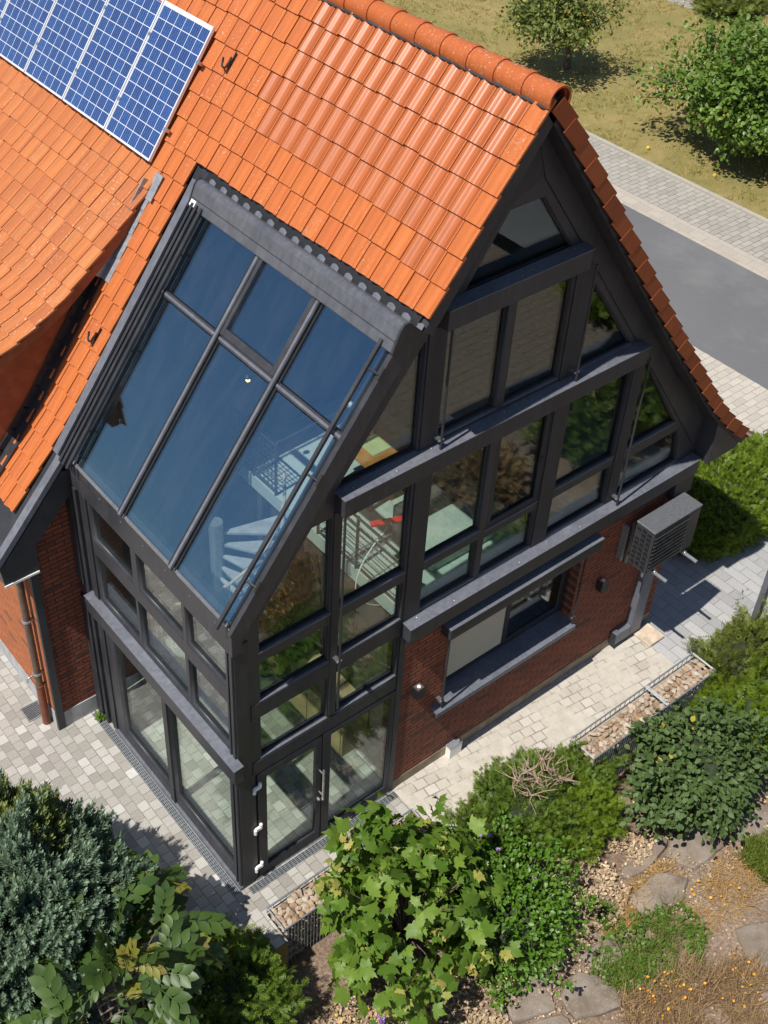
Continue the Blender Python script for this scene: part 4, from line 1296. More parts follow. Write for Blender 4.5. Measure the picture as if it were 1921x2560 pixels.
def tpl_spray(n=7, w=.07, ln=.42, ang=48, flat=.05, seed=0):
    """twig with two rows of needles"""
    r = random.Random(seed)
    vs = []; fs = []
    for i in range(n):
        y = .08 + .85 * i / n
        for sgn in (1, -1):
            a = R(ang + r.uniform(-10, 10)) * sgn
            l = ln * (1 - .5 * i / n) * r.uniform(.8, 1.15)
            z1 = r.uniform(-flat, flat * 2)
            d = (math.sin(a), math.cos(a)); p = (math.cos(a) * w / 2, -math.sin(a) * w / 2)
            o = len(vs)
            vs += [(p[0] * .6, y + p[1] * .6, 0), (d[0] * l, y + d[1] * l, z1), (-p[0] * .6, y - p[1] * .6, 0), (d[0] * l * .55 - p[0], y + d[1] * l * .55 - p[1], z1 * .6 + .01), (d[0] * l * .55 + p[0], y + d[1] * l * .55 + p[1], z1 * .6 + .01)]
            fs.append((o, o + 4, o + 1, o + 3))
    o = len(vs)
    vs += [(w * .4, 0, 0), (w * .5, .6, .01), (0, 1.1, 0), (-w * .5, .6, .01), (-w * .4, 0, 0)]
    fs.append((o, o + 1, o + 2, o + 3, o + 4))
    return np.array(vs), fs


def tpl_plume(n=22, seed=1):
    """juniper plume: narrow scaly blades round an upright shoot"""
    r = random.Random(seed)
    vs = []; fs = []
    for i in range(n):
        y = .02 + .8 * i / n
        a = i * 2.4 + r.uniform(-.4, .4); l = .36 * (1 - .45 * i / n) * r.uniform(.75, 1.25); w = .095
        rd = np.array((math.cos(a), 0, math.sin(a))); sd = np.array((-math.sin(a), 0, math.cos(a)))
        b0 = np.array((0, y, 0)); tip = b0 + rd * l * .62 + np.array((0, l, 0)); mid = b0 + rd * l * .36 + np.array((0, l * .45, 0))
        o = len(vs)
        vs += [tuple(b0), tuple(mid + sd * w * .5), tuple(tip), tuple(mid - sd * w * .5)]
        fs.append((o, o + 1, o + 2, o + 3))
    return np.array(vs), fs


def tpl_blade(w=.04, bend=.25):
    v = [(-w, 0, 0), (w, 0, 0), (w * .7, .5, bend * .35), (0, 1, bend), (-w * .7, .5, bend * .35)]
    return np.array(v), [(0, 1, 2, 4), (4, 2, 3)]


def scatter(name, tpl, pos, d, n, sc, mat, parent=None):
    if len(pos) == 0: return None
    tv, tf = tpl
    d = unit(d); x = unit(np.cross(d, n)); n = np.cross(x, d)
    N, K = len(pos), len(tv)
    V = pos[:, None, :] + sc[:, None, None] * (tv[None, :, 0:1] * x[:, None, :] + tv[None, :, 1:2] * d[:, None, :] + tv[None, :, 2:3] * n[:, None, :])
    lens = np.array([len(f) for f in tf]); flat = np.concatenate([np.array(f) for f in tf])
    loops = (flat[None, :] + (np.arange(N) * K)[:, None]).ravel()
    tot = np.tile(lens, N); start = np.concatenate([[0], np.cumsum(tot)[:-1]])
    me = bpy.data.meshes.new(name)
    me.vertices.add(N * K); me.vertices.foreach_set('co', V.ravel().astype(np.float32))
    me.loops.add(len(loops)); me.loops.foreach_set('vertex_index', loops.astype(np.int32))
    me.polygons.add(len(tot)); me.polygons.foreach_set('loop_start', start.astype(np.int32)); me.polygons.foreach_set('loop_total', tot.astype(np.int32))
    me.update(calc_edges=True)
    me.polygons.foreach_set('use_smooth', [True] * len(me.polygons))
    return link_mesh(name, me, parent, mat)


def crown(c, rad, n, seed, amp=.35, nl=10, zmin=-.5, shell=(.6, 1.0), power=2.0, gap=.0, tight=6, rough=.30):
    """points in the outer shell of a lobed crown, with outward directions"""
    r = np.random.default_rng(seed)
    ld = unit(r.normal(size=(nl, 3))); ld[:, 2] = np.abs(ld[:, 2]) * .9 - .1; ld = unit(ld)
    la = r.uniform(.4, 1.0, nl) * amp
    out = np.zeros((0, 3)); dirs = np.zeros((0, 3))
    while len(out) < n:
        d = unit(r.normal(size=(n * 2, 3)))
        d = d[d[:, 2] > zmin]
        k = (np.exp(tight * (d @ ld.T - 1)) * la).max(1)
        rn = np.array([mnoise.noise(Vector(v * 3.0) + Vector((seed * .37, 3, 1))) + .55 * mnoise.noise(Vector(v * 7.5) + Vector((2, seed * .51, 1))) for v in d])
        R_ = ((1 - amp * .55) + k) * (1 + rough * rn)
        q = np.abs(d) ** power
        sq = (q.sum(1)) ** (-1 / power) if power != 2 else 1.0
        s_ = r.uniform(shell[0] ** 2, shell[1] ** 2, len(d)) ** .5
        p = d * (R_ * s_ * sq)[:, None] * np.array(rad)
        if gap:
            g = np.array([mnoise.noise(Vector(v * 1.7) + Vector((seed, 0, 0))) for v in p])
            keep = g > -gap_lim(gap)
            p, d = p[keep], d[keep]
        out = np.concatenate([out, p]); dirs = np.concatenate([dirs, d])
    return out[:n] + np.array(c), unit(dirs[:n] / np.array(rad))


def gap_lim(g): return .6 - g


def twigs(pos, out, m, spread, seed):
    """m points round each twig point"""
    r = np.random.default_rng(seed)
    P = np.repeat(pos, m, 0) + r.normal(size=(len(pos) * m, 3)) * spread
    return P, np.repeat(out, m, 0)


def limbs(name, base, pts, r0, mat, parent, seed=0, up=.35, rt=.008, crowd=1.0, trunk_to=None, trunk_r=None):
    r = random.Random(seed)
    b = MB()
    base = Vector(base)
    start = base
    if trunk_to is not None:
        t = Vector(trunk_to)
        mid = (base + t) / 2 + Vector((r.uniform(-.05, .05), r.uniform(-.05, .05), 0))
        b.tube([base, mid, t], [trunk_r, trunk_r * .85, trunk_r * .72], 10)
        start = t
    for p in pts:
        p = Vector(p)
        v = p - start
        m1 = start + v * .33 + Vector((r.uniform(-.1, .1), r.uniform(-.1, .1), up)) * v.length * .3
        m2 = start + v * .68 + Vector((r.uniform(-.1, .1), r.uniform(-.1, .1), up * .7)) * v.length * .3
        b.tube([start, m1, m2, p], [r0, r0 * .65, r0 * .4, rt], 6)
    return b.build(name, mat, parent, smooth=60)


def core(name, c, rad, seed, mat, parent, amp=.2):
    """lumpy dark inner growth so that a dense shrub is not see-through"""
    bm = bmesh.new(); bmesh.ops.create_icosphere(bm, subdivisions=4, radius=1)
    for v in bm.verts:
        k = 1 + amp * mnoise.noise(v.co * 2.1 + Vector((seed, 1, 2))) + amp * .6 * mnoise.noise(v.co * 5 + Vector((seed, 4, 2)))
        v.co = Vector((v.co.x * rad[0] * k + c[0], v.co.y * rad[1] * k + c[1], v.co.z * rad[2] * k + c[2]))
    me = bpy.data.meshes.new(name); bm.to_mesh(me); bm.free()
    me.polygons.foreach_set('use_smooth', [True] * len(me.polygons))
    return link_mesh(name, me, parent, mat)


def rv(n, seed): return np.random.default_rng(seed).normal(size=(n, 3))


def ru(n, a, b_, seed): return np.random.default_rng(seed).uniform(a, b_, n)


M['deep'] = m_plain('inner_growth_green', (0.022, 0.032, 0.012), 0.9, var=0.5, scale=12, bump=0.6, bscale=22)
M['l_plane'] = m_leaf('plane_leaf', [(0.060, 0.125, 0.014), (0.085, 0.16, 0.018), (0.115, 0.20, 0.024), (0.17, 0.26, 0.036), (0.07, 0.14, 0.016)], 0.45, .25, .25)
M['l_young'] = m_leaf('young_plane_leaf', [(0.25, 0.31, 0.07), (0.33, 0.34, 0.08), (0.42, 0.36, 0.10)], 0.5, .3)
M['l_walnut'] = m_leaf('walnut_leaf', [(0.034, 0.070, 0.018), (0.05, 0.095, 0.021), (0.075, 0.13, 0.025), (0.042, 0.082, 0.02)], 0.45, .22)
M['l_walnut2'] = m_leaf('young_walnut_leaf', [(0.16, 0.19, 0.025), (0.22, 0.22, 0.03), (0.20, 0.14, 0.05)], 0.5, .3)
M['l_vib'] = m_leaf('viburnum_leaf', [(0.050, 0.088, 0.026), (0.070, 0.118, 0.034), (0.095, 0.15, 0.045), (0.062, 0.105, 0.03)], 0.55, .2, .3)
M['l_privet'] = m_leaf('privet_leaf', [(0.06, 0.14, 0.014), (0.09, 0.19, 0.018), (0.12, 0.235, 0.022), (0.07, 0.155, 0.016)], 0.42, .25)
M['l_yew'] = m_leaf('yew_needle', [(0.058, 0.115, 0.016), (0.09, 0.16, 0.02), (0.13, 0.205, 0.024), (0.19, 0.25, 0.03), (0.075, 0.135, 0.018)], 0.5, .2)
M['l_yew2'] = m_leaf('bright_yew_needle', [(0.09, 0.16, 0.012), (0.135, 0.21, 0.014), (0.19, 0.26, 0.018), (0.11, 0.18, 0.012)], 0.5, .25)
M['l_yewd'] = m_leaf('dark_yew_needle', [(0.026, 0.05, 0.012), (0.042, 0.075, 0.014), (0.065, 0.095, 0.016), (0.034, 0.062, 0.013)], 0.5, .15)
M['l_jun'] = m_leaf('juniper_scale', [(0.085, 0.145, 0.095), (0.14, 0.215, 0.14), (0.23, 0.31, 0.205), (0.11, 0.175, 0.105)], 0.6, .12)
M['l_juny'] = m_leaf('juniper_scale_yellow', [(0.16, 0.20, 0.045), (0.22, 0.24, 0.055), (0.12, 0.17, 0.06)], 0.6, .15)
M['l_cyp'] = m_leaf('cypress_scale', [(0.10, 0.135, 0.022), (0.145, 0.18, 0.03), (0.19, 0.215, 0.045), (0.12, 0.15, 0.025)], 0.55, .2)
M['l_apple'] = m_leaf('apple_leaf', [(0.085, 0.125, 0.028), (0.115, 0.16, 0.034), (0.15, 0.195, 0.042), (0.20, 0.21, 0.05), (0.10, 0.14, 0.03)], 0.45, .25)
M['l_apple2'] = m_leaf('fruit_tree_leaf', [(0.075, 0.145, 0.022), (0.11, 0.195, 0.028), (0.15, 0.235, 0.036), (0.09, 0.165, 0.024)], 0.42, .25)
M['l_yellow'] = m_leaf('yellow_leaf', [(0.42, 0.36, 0.05), (0.36, 0.30, 0.05), (0.45, 0.30, 0.06)], 0.55, .25)
M['l_dry'] = m_leaf('dry_leaf', [(0.42, 0.30, 0.17), (0.58, 0.45, 0.28), (0.33, 0.23, 0.14), (0.66, 0.53, 0.36), (0.44, 0.31, 0.22), (0.26, 0.18, 0.125)], 0.8, .08, .2)
M['l_straw'] = m_leaf('straw', [(0.42, 0.25, 0.09), (0.50, 0.33, 0.13), (0.34, 0.20, 0.08)], 0.8, .1, .2)
M['l_brown'] = m_leaf('brown_seed_stalk', [(0.26, 0.16, 0.08), (0.35, 0.23, 0.12), (0.20, 0.125, 0.07), (0.42, 0.29, 0.15)], 0.85, .1, .2)
M['l_grass'] = m_leaf('garden_grass', [(0.10, 0.155, 0.022), (0.15, 0.205, 0.03), (0.22, 0.26, 0.05), (0.12, 0.175, 0.025)], 0.5, .25)
M['l_hosta'] = m_leaf('small_green_plant', [(0.07, 0.14, 0.02), (0.10, 0.18, 0.025), (0.085, 0.155, 0.02)], 0.45, .25)
M['petal_o'] = m_plain('orange_petal', (0.75, 0.33, 0.02), 0.6, var=0.3, scale=40)
M['petal_v'] = m_plain('violet_petal', (0.33, 0.16, 0.55), 0.6)
M['fruit'] = m_plain('apple_skin', (0.62, 0.42, 0.06), 0.4, var=0.4, scale=3)


def shrub(name, loc, label, cat, group=None): return thing(name, loc, label, cat, group)


UPV = np.array([0, 0, 1.0])

# --- plane tree sapling with big lobed leaves
T = shrub('plane_tree', (1.45, -1.75, GZ), 'young plane tree with large glossy lobed leaves in front of the double door', 'tree')
pp, oo = crown((1.36, -1.72, .42), (1.2, 1.15, 1.18), 118, 21, .42, 18, -.65, (.5, 1.0), tight=10)
extra = np.array([(1.66, -1.05, 1.3), (1.62, -1.0, 1.5), (1.72, -1.1, 1.1), (2.25, -1.35, 1.5), (2.35, -1.9, 1.1), (0.55, -1.3, 1.2), (.35, -1.9, .2), (.75, -2.6, -.3), (1.3, -2.65, .2), (2.1, -2.4, .5)])
pp = np.concatenate([pp, extra]); oo = np.concatenate([oo, unit(extra - np.array((1.36, -1.72, .5)))])
limbs('trunk', (1.45, -1.75, GZ - .05), pp[::2] * .96 + np.array((1.4, -1.75, .4)) * .04, .022, M['bark'], T, 3, .3, .007, trunk_to=(1.42, -1.75, -.25), trunk_r=.06)
P_, O_ = twigs(pp, oo, 6, .13, 5)
dd = unit(O_ * .8 + rv(len(P_), 6) * .6 + np.array((0, 0, -.45)))
nn = unit(O_ * .6 + UPV * .75 + rv(len(P_), 7) * .5)
scatter('foliage', tpl_plane(), P_, dd, nn, ru(len(P_), .11, .25, 8), M['l_plane'], T)
P2, O2 = twigs(pp[::3], oo[::3], 3, .05, 9); P2 = P2 + O2 * .14
scatter('young_leaves', tpl_plane(), P2, unit(O2 + rv(len(P2), 3) * .6), unit(UPV + rv(len(P2), 4) * .4), ru(len(P2), .07, .15, 2), M['l_young'], T)

# --- walnut sapling
T = shrub('walnut_sapling', (-2.05, -.45, GZ), 'walnut sapling with long feathered leaves between the juniper and the paving', 'sapling')
pp, oo = crown((-2.3, -.80, 1.5), (.98, .76, .60), 52, 31, .45, 11, -.6, (.4, 1.0), tight=10)
ex = np.array([(-1.45, -.25, 1.65), (-1.35, -.35, 1.5), (-1.6, -.2, 1.75), (-1.4, -.5, 1.3), (-3.1, -1.1, 1.4), (-3.0, -.9, 1.7), (-2.7, -1.3, 1.3)])
pp = np.concatenate([pp, ex]); oo = np.concatenate([oo, unit(ex - np.array((-2.3, -.8, 1.4)))])
kp = ~((pp[:, 0] > -2.95) & (pp[:, 0] < -1.75) & (pp[:, 1] < -.8) & (pp[:, 2] < 1.62))
pp, oo = pp[kp], oo[kp]
limbs('trunk', (-2.05, -.45, GZ - .05), pp[::3], .02, M['bark'], T, 5, .35, .007, trunk_to=(-2.2, -.65, .7), trunk_r=.035)
P_, O_ = twigs(pp, oo, 2, .12, 12)
dd = unit(O_ * np.array((1, 1, .35)) + rv(len(P_), 13) * .45); nn = unit(UPV + O_ * .35 + rv(len(P_), 14) * .3)
scatter('foliage', tpl_pinnate(4), P_, dd, nn, ru(len(P_), .34, .56, 15), M['l_walnut'], T)
P2 = pp[::4] + oo[::4] * .1
scatter('young_leaves', tpl_pinnate(4), np.repeat(P2, 2, 0), unit(rv(len(P2) * 2, 16) + UPV * .3), unit(UPV + rv(len(P2) * 2, 17) * .4), ru(len(P2) * 2, .24, .36, 18), M['l_walnut2'], T)
# low yellow-green sprout at the trellis foot
T = shrub('small_sprout', (-2.5, -.25, -.6), 'low yellow green sprout beside the trellis at the lower edge', 'sprout')
pp, oo = crown((-2.5, -.22, -.35), (.36, .34, .25), 46, 33, .3, 6, -.2)
limbs('stem', (-2.5, -.22, GZ), pp[::4], .01, M['bark'], T, 2)
scatter('foliage', tpl_ovate(.3), np.repeat(pp, 4, 0) + rv(len(pp) * 4, 3) * .05, unit(np.repeat(oo, 4, 0) + rv(len(pp) * 4, 4) * .7), unit(UPV + rv(len(pp) * 4, 5) * .5), ru(len(pp) * 4, .07, .13, 6), M['l_walnut2'], T)

# --- juniper
T = shrub('juniper', (-3.0, .75, 0), 'large blue green juniper with upright feathery shoots at the left lower corner', 'shrub')
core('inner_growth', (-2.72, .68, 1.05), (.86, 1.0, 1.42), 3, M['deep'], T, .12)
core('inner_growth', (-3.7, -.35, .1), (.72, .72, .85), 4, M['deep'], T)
pp, oo = crown((-2.72, .68, 1.12), (1.1, 1.25, 1.75), 7800, 41, .32, 44, -.25, (.84, 1.05), tight=16)
p2_, o2_ = crown((-3.75, -.4, .1), (1.0, .95, 1.05), 2800, 46, .34, 30, -.25, (.84, 1.05), tight=16)
pp = np.concatenate([pp, p2_]); oo = np.concatenate([oo, o2_])
dd = unit(oo * .85 + UPV * .85 + rv(len(pp), 42) * .30)
scatter('foliage', tpl_plume(22), pp - dd * .08, dd, unit(oo + rv(len(pp), 43) * .4), ru(len(pp), .14, .36, 44), M['l_jun'], T)
sel = np.linalg.norm(pp - np.array((-2.55, 1.1, 2.3)), axis=1) < .6
scatter('yellow_shoots', tpl_plume(20, 3), pp[sel], dd[sel], unit(oo[sel] + rv(sel.sum(), 3) * .3), ru(sel.sum(), .18, .32, 4), M['l_juny'], T)
ex = unit(rv(14, 45) * np.array((1, 1, .3)) + np.array((1, .2, .3)))
P2 = np.repeat(np.array([(-1.62, .55, 1.0)]), 14, 0) + ex * .25
limbs('branch', (-2.2, .6, .7), [tuple(p) for p in P2], .014, M['twig'], T, 4, .15, .005)
scatter('side_shoots', tpl_plume(20, 5), np.repeat(P2, 3, 0), unit(np.repeat(ex, 3, 0) + rv(42, 8) * .5), rv(42, 9), ru(42, .14, .22, 10), M['l_jun'], T)

# --- yews and other dense shrubs: (name, centre, radii, n, size, palette, seed, amp, power, label)
SPR = [tpl_spray(7, .075, .40, 50, .06, s) for s in range(3)]


def dense(name, c, rad, n, size, mat, seed, amp, label, cat='shrub', power=2.0, lobes=36, ctr=.75, zmin=-.6, upk=.35, shell=(.78, 1.06), group=None, base=GZ):
    T = shrub(name, (c[0], c[1], base), label, cat, group)
    core('inner_growth', c, tuple(r * ctr for r in rad), seed, M['deep'], T)
    pp, oo = crown(c, rad, n, seed, amp, lobes, zmin, shell, power, 0, 18 if power == 2 else 8, .34 if power == 2 else .10)
    dd = unit(oo * .9 + UPV * upk + rv(n, seed + 1) * .6)
    nn = unit(oo * .5 + UPV * .5 + rv(n, seed + 2) * .5)
    sc = ru(n, size * .65, size * 1.35, seed + 3)
    scatter('foliage', SPR[seed % 3], pp - dd * (size * .3), dd, nn, sc, mat, T)
    return T, pp, oo


T, pp, oo = dense('low_yew', (-1.2, -1.15, -.22), (1.08, .80, .90), 5600, .14, M['l_yew'], 51, .42, 'low bushy yew with brown cut twigs at the lower edge left of the plane tree')
limbs('cut_branches', (-1.2, -1.0, -.1), [(-.95 + random.uniform(-.4, .5), -.85 + random.uniform(-.2, .25), .55 + random.uniform(-.1, .15)) for _ in range(9)], .016, M['twig'], T, 6, .1, .008)

T, pp, oo = dense('clipped_yew', (4.08, -1.30, -.26), (1.55, .68, .60), 13000, .105, M['l_yew'], 54, .42, 'broad yew with bare grey twigs in its middle along the sandy path')
for k_ in range(15):
    a = Vector((4.42 + random.uniform(-.42, .38), -1.30 + random.uniform(-.25, .22), .24 + random.uniform(-.05, .1)))
    b = MB()
    for q_ in range(6):
        d_ = Vector((random.gauss(0, 1), random.gauss(0, 1), random.uniform(.2, 1.4))).normalized()
        l_ = random.uniform(.16, .38)
        m_ = a + d_ * l_ * .5 + Vector((random.uniform(-.05, .05), random.uniform(-.05, .05), random.uniform(-.02, .05)))
        e_ = a + d_ * l_ + Vector((random.uniform(-.08, .08), random.uniform(-.08, .08), 0))
        b.tube([a, m_, e_], [.011, .007, .003], 5)
        b.tube([m_, m_ + (e_ - m_) * .6 + Vector((random.uniform(-.1, .1), random.uniform(-.1, .1), .03))], [.006, .003], 5)
    b.build('bare_twigs', M['twig'], T)
T, pp, oo = dense('round_yew', (4.80, -1.78, -.48), (.66, .58, .62), 5200, .10, M['l_yew2'], 57, .24, 'rounded bright green yew at the end of the broad yew', lobes=22)
# privet with bindweed flowers
T = shrub('privet', (2.78, -2.25, GZ), 'leafy green privet shrub with a few violet flowers beside the plane tree', 'shrub')
core('inner_growth', (2.72, -2.2, -.35), (.62, .78, .62), 6, M['deep'], T)
pp, oo = crown((2.80, -2.2, -.34), (1.02, 1.12, .96), 1500, 61, .46, 26, -.5, (.76, 1.03), tight=14)
limbs('stem', (2.75, -2.2, GZ), pp[::40], .012, M['bark'], T, 7)
P_, O_ = twigs(pp, oo, 6, .045, 62)
scatter('foliage', tpl_ovate(.33), P_, unit(O_ + rv(len(P_), 63) * .7 + UPV * .2), unit(UPV * .7 + O_ * .6 + rv(len(P_), 64) * .5), ru(len(P_), .045, .09, 65), M['l_privet'], T)
for q in ((3.0, -1.55, .42), (3.12, -1.62, .40), (3.2, -2.45, .28), (3.0, -1.9, .50)):
    b = MB()
    for a in range(5):
        th = a * 1.2566
        v0 = Vector(q); d_ = Vector((math.cos(th), math.sin(th), .25)) * .032; s__ = Vector((-math.sin(th), math.cos(th), 0)) * .018
        b.face([v0, v0 + d_ * .6 + s__, v0 + d_ * 1.1, v0 + d_ * .6 - s__])
    b.build('flower', M['petal_v'], T)
# viburnum
T = shrub('viburnum', (6.75, -2.35, GZ), 'large dark leaved viburnum in front of the long gabion', 'shrub')
core('inner_growth', (6.80, -2.5, -.14), (.72, .60, .58), 7, M['deep'], T)
pp, oo = crown((6.80, -2.50, -.14), (1.18, .96, .98), 470, 71, .48, 20, -.55, (.55, 1.0), tight=12)
limbs('stem', (6.75, -2.35, GZ), pp[::9], .018, M['bark'], T, 9, .3)
P_, O_ = twigs(pp, oo, 13, .085, 72)
scatter('foliage', tpl_ovate(.32, .22, .06), P_, unit(O_ * .8 + rv(len(P_), 73) * .6 + np.array((0, 0, -.25))), unit(UPV * .8 + O_ * .6 + rv(len(P_), 74) * .35), ru(len(P_), .065, .14, 75), M['l_vib'], T)
yl = crown((6.7, -2.3, .0), (1.05, .88, .88), 16, 76, .35, 8, .1)[0]
scatter('yellow_leaves', tpl_ovate(.38), yl, rv(16, 77), unit(UPV + rv(16, 78) * .4), ru(16, .09, .15, 79), M['l_yellow'], T)
# yews at the right edge
dense('spreading_yew', (8.4, -2.2, -.45), (1.32, .90, .74), 5600, .15, M['l_yew2'], 81, .42, 'spreading yew at the right edge behind the viburnum')
T, pp, oo = dense('cypress_shrub', (9.0, -1.5, -.15), (.92, .52, .66), 2200, .17, M['l_cyp'], 84, .6, 'loose yellow green cypress shrub with thin upright shoots beside the driveway', upk=1.0, base=-.1)
for q in ((9.55, -1.35, .5), (9.15, -1.15, .45), (9.7, -1.55, .45)):
    n_ = 26
    t_ = np.linspace(0, 1, n_)[:, None]
    Pq = np.array(q)[None] + t_ * np.array([(.04, .03, .75)]) + rv(n_, 3) * .02
    scatter('tall_shoot', SPR[1], Pq, unit(rv(n_, 5) + UPV * 1.2), rv(n_, 6), np.linspace(.13, .07, n_), M['l_cyp'], T)
dense('dark_shrub', (10.05, -1.75, -.05), (.55, .45, .75), 1800, .12, M['l_yew'], 87, .3, 'dark green shrub cut by the right edge beside the white screen', base=-.1)
# clipped hedge on the drive
T, pp, oo = dense('clipped_hedge', (11.85, .90, .32), (1.72, .90, .70), 11000, .13, M['l_yew2'], 91, .14, 'clipped hedge block beside the driveway at the right edge', 'hedge', power=3.4, lobes=20, ctr=.84, zmin=-.75, base=0)
# small conifer far right on the lawn
dense('far_conifer', (33.2, 17.7, .35), (1.3, 1.0, .75), 1500, .3, M['l_cyp'], 94, .3, 'low spreading conifer beyond the lawn at the top edge', base=0)

for (c_, r_, mt, sd, lb) in (((12.6, -4.6, -.2), (1.9, 1.2, .9), 'l_yew', 131, 'wide green shrub added out of view for the gable panes to mirror'), ((16.6, -7.6, -.1), (1.7, 1.5, 1.0), 'l_yew2', 134, 'bright green shrub added out of view for the upper panes to mirror'),
                            ((8.7, -4.9, -.6), (1.3, .8, .5), 'l_brown', 137, 'dry brown shrub added out of view for the gable panes to mirror')):
    dense('mirrored_shrub', c_, r_, 2600, .24, M[mt], sd, .4, lb)  # unseen shrubs, added only to be mirrored in the glass

# --- fruit trees on the lawn
for (nm, base, fork, c, rad, n, sz, mat, seed, lab) in (
        ('apple_tree', (24.75, 17.5, -.02), (24.55, 17.55, .95), (23.9, 17.5, 1.75), (1.75, 1.8, 1.25), 680, .12, 'l_apple', 101, 'small open apple tree on the dry lawn behind the roof ridge'),
        ('fruit_tree', (25.0, 10.1, -.02), (24.9, 10.2, 1.1), (24.7, 9.9, 1.55), (2.75, 2.95, 1.9), 1800, .15, 'l_apple2', 104, 'large leafy fruit tree on the lawn at the right edge')):
    T = shrub(nm, base, lab, 'tree')
    pp, oo = crown(c, rad, n, seed, .5, 22, -.55, (.3 if n < 700 else .5, 1.0), gap=.40, tight=12, rough=.45)
    limbs('trunk', base, pp[::12], .05, M['bark'], T, seed, .15, .012, trunk_to=fork, trunk_r=.13)
    P_, O_ = twigs(pp, oo, 9, .17, seed + 1)
    scatter('crown', tpl_ovate(.33, .2, .06), P_, unit(O_ * .7 + rv(len(P_), seed + 2) * .7 + np.array((0, 0, -.15))), unit(UPV * .8 + O_ * .5 + rv(len(P_), seed + 3) * .45), ru(len(P_), sz * .7, sz * 1.3, seed + 4), M[mat], T)
    if nm == 'apple_tree':
        P2 = P_[::16]
        scatter('yellow_leaves', tpl_ovate(.36), P2, rv(len(P2), 5), unit(UPV + rv(len(P2), 6) * .5), ru(len(P2), .1, .17, 7), M['l_yellow'], T)
    for q in pp[5::(40 if nm == 'apple_tree' else 200)][:10]:
        b = MB(); b.lathe((q[0], q[1], q[2]), [(.01, -.055), (.045, -.04), (.06, 0), (.045, .045), (.01, .05)], 8); b.build('apple', M['fruit'], T, smooth=60)
for k_, (x, y) in enumerate(((22.4, 12.1), (22.3, 7.6), (22.6, 9.9), (23.0, 16.9))):
    b = MB(); b.lathe((x, y, 0.02), [(.01, -.05), (.045, -.035), (.06, 0), (.045, .045), (.012, .05)], 10)
    b.lathe((x, y, 0.06), [(.006, 0), (.004, .03)], 5)
    o = b.build('fallen_apple', M['fruit'], None, smooth=60); tag(o, 'yellow apple lying on the dry lawn', 'apple', 'fallen apples on the lawn')

# ------------------------------------------------------------------ gabions
def gabion(x0, x1, y0, y1, z0, z1, lab, seed, dx=0):
    g = thing('gabion', ((x0 + x1) / 2, (y0 + y1) / 2, z0), lab, 'gabion', 'gabion baskets along the path')
    r = random.Random(seed)
    b = MB()
    bm = bmesh.new(); bmesh.ops.create_icosphere(bm, subdivisions=1, radius=1)
    iv = [v.co.copy() for v in bm.verts]; fi = [tuple(v.index for v in f.verts) for f in bm.faces]; bm.free()
    def stone(c, s_):
        ax = Matrix.Rotation(r.uniform(0, 6.28), 3, 'Z') @ Matrix.Rotation(r.uniform(-1, 1), 3, 'X')
        k = Vector((r.uniform(.8, 1.35), r.uniform(.65, 1), r.uniform(.45, .8)))
        vs = []
        for v in iv:
            q = Vector((v.x * k.x, v.y * k.y, v.z * k.z)) * s_ * r.uniform(.78, 1.12)
            vs.append(Vector(c) + ax @ q)
        b.raw(vs, fi)
    nx_ = int((x1 - x0) / .095)
    for i in range(nx_):
        for j in range(max(2, int((y1 - y0) / .095))):
            stone((x0 + .05 + i * .095 + r.uniform(-.02, .02), y0 + .05 + j * .095 + r.uniform(-.02, .02), z1 - .055 + r.uniform(-.03, .015)), r.uniform(.05, .078))
        for k in range(int((z1 - z0) / .09)):
            stone((x0 + .05 + i * .095, y0 + .065 + r.uniform(0, .02), z0 + .05 + k * .09), r.uniform(.045, .062))
    for j in range(int((y1 - y0) / .095)):
        for k in range(int((z1 - z0) / .09)):
            for xx in (x0 + .065, x1 - .065): stone((xx, y0 + .06 + j * .095, z0 + .05 + k * .09), r.uniform(.045, .062))
    b.box(x0 + .1, x1 - .1, y0 + .1, y1 - .06, z0, z1 - .1)
    st = b.build('stone_fill', M['rubble'], g, recalc=False)
    st['kind'] = 'stuff'
    b = MB(); rr = .0075
    nz_ = int(round((z1 - z0) / .19))
    for k in range(nz_ + 1):
        z = z0 + (z1 - z0) * k / nz_
        for (a, c) in (((x0, y0, z), (x1, y0, z)), ((x0, y1, z), (x1, y1, z)), ((x0, y0, z), (x0, y1, z)), ((x1, y0, z), (x1, y1, z))):
            b.tube([a, c], rr * (1.5 if k == nz_ else 1.25), 5)
            if k == nz_: b.tube([(a[0], a[1], z - .022), (c[0], c[1], z - .022)], rr, 5)
    nv = int((x1 - x0) / .055)
    for i in range(nv + 1):
        x = x0 + (x1 - x0) * i / nv
        b.tube([(x, y0 - .008, z0), (x, y0 - .008, z1 + .012)], rr * .62, 4)
        if i % 2 == 0: b.tube([(x, y1 + .008, z0), (x, y1 + .008, z1 + .012)], rr * .62, 4)
    for i in range(int((y1 - y0) / .1) + 1):
        y = y0 + .1 * i
        for x in (x0 - .008, x1 + .008): b.tube([(x, y, z0), (x, y, z1 + .01)], rr * .62, 4)
    b.build('wire_basket', M['galv'], g)
    return g


gabion(.06, 2.66, -.90, -.50, GZ - .05, .12, 'rubble filled gabion in front of the double door, half hidden by the plane tree', 1)
gabion(5.42, 7.12, -1.53, -1.06, GZ - .05, .19, 'rubble filled gabion between the broad yew and the viburnum', 2)
gabion(7.15, 8.30, -1.53, -1.06, GZ - .05, .19, 'rubble filled gabion farthest right along the path, next to the driveway', 3)
gabion(-2.3, -.95, -.78, -.46, GZ - .05, .08, 'gabion mostly hidden under the low yew and walnut at the lower left', 4)
gabion(2.70, 5.38, -1.45, -1.10, GZ - .05, -.05, 'gabion buried under the broad yew', 5)

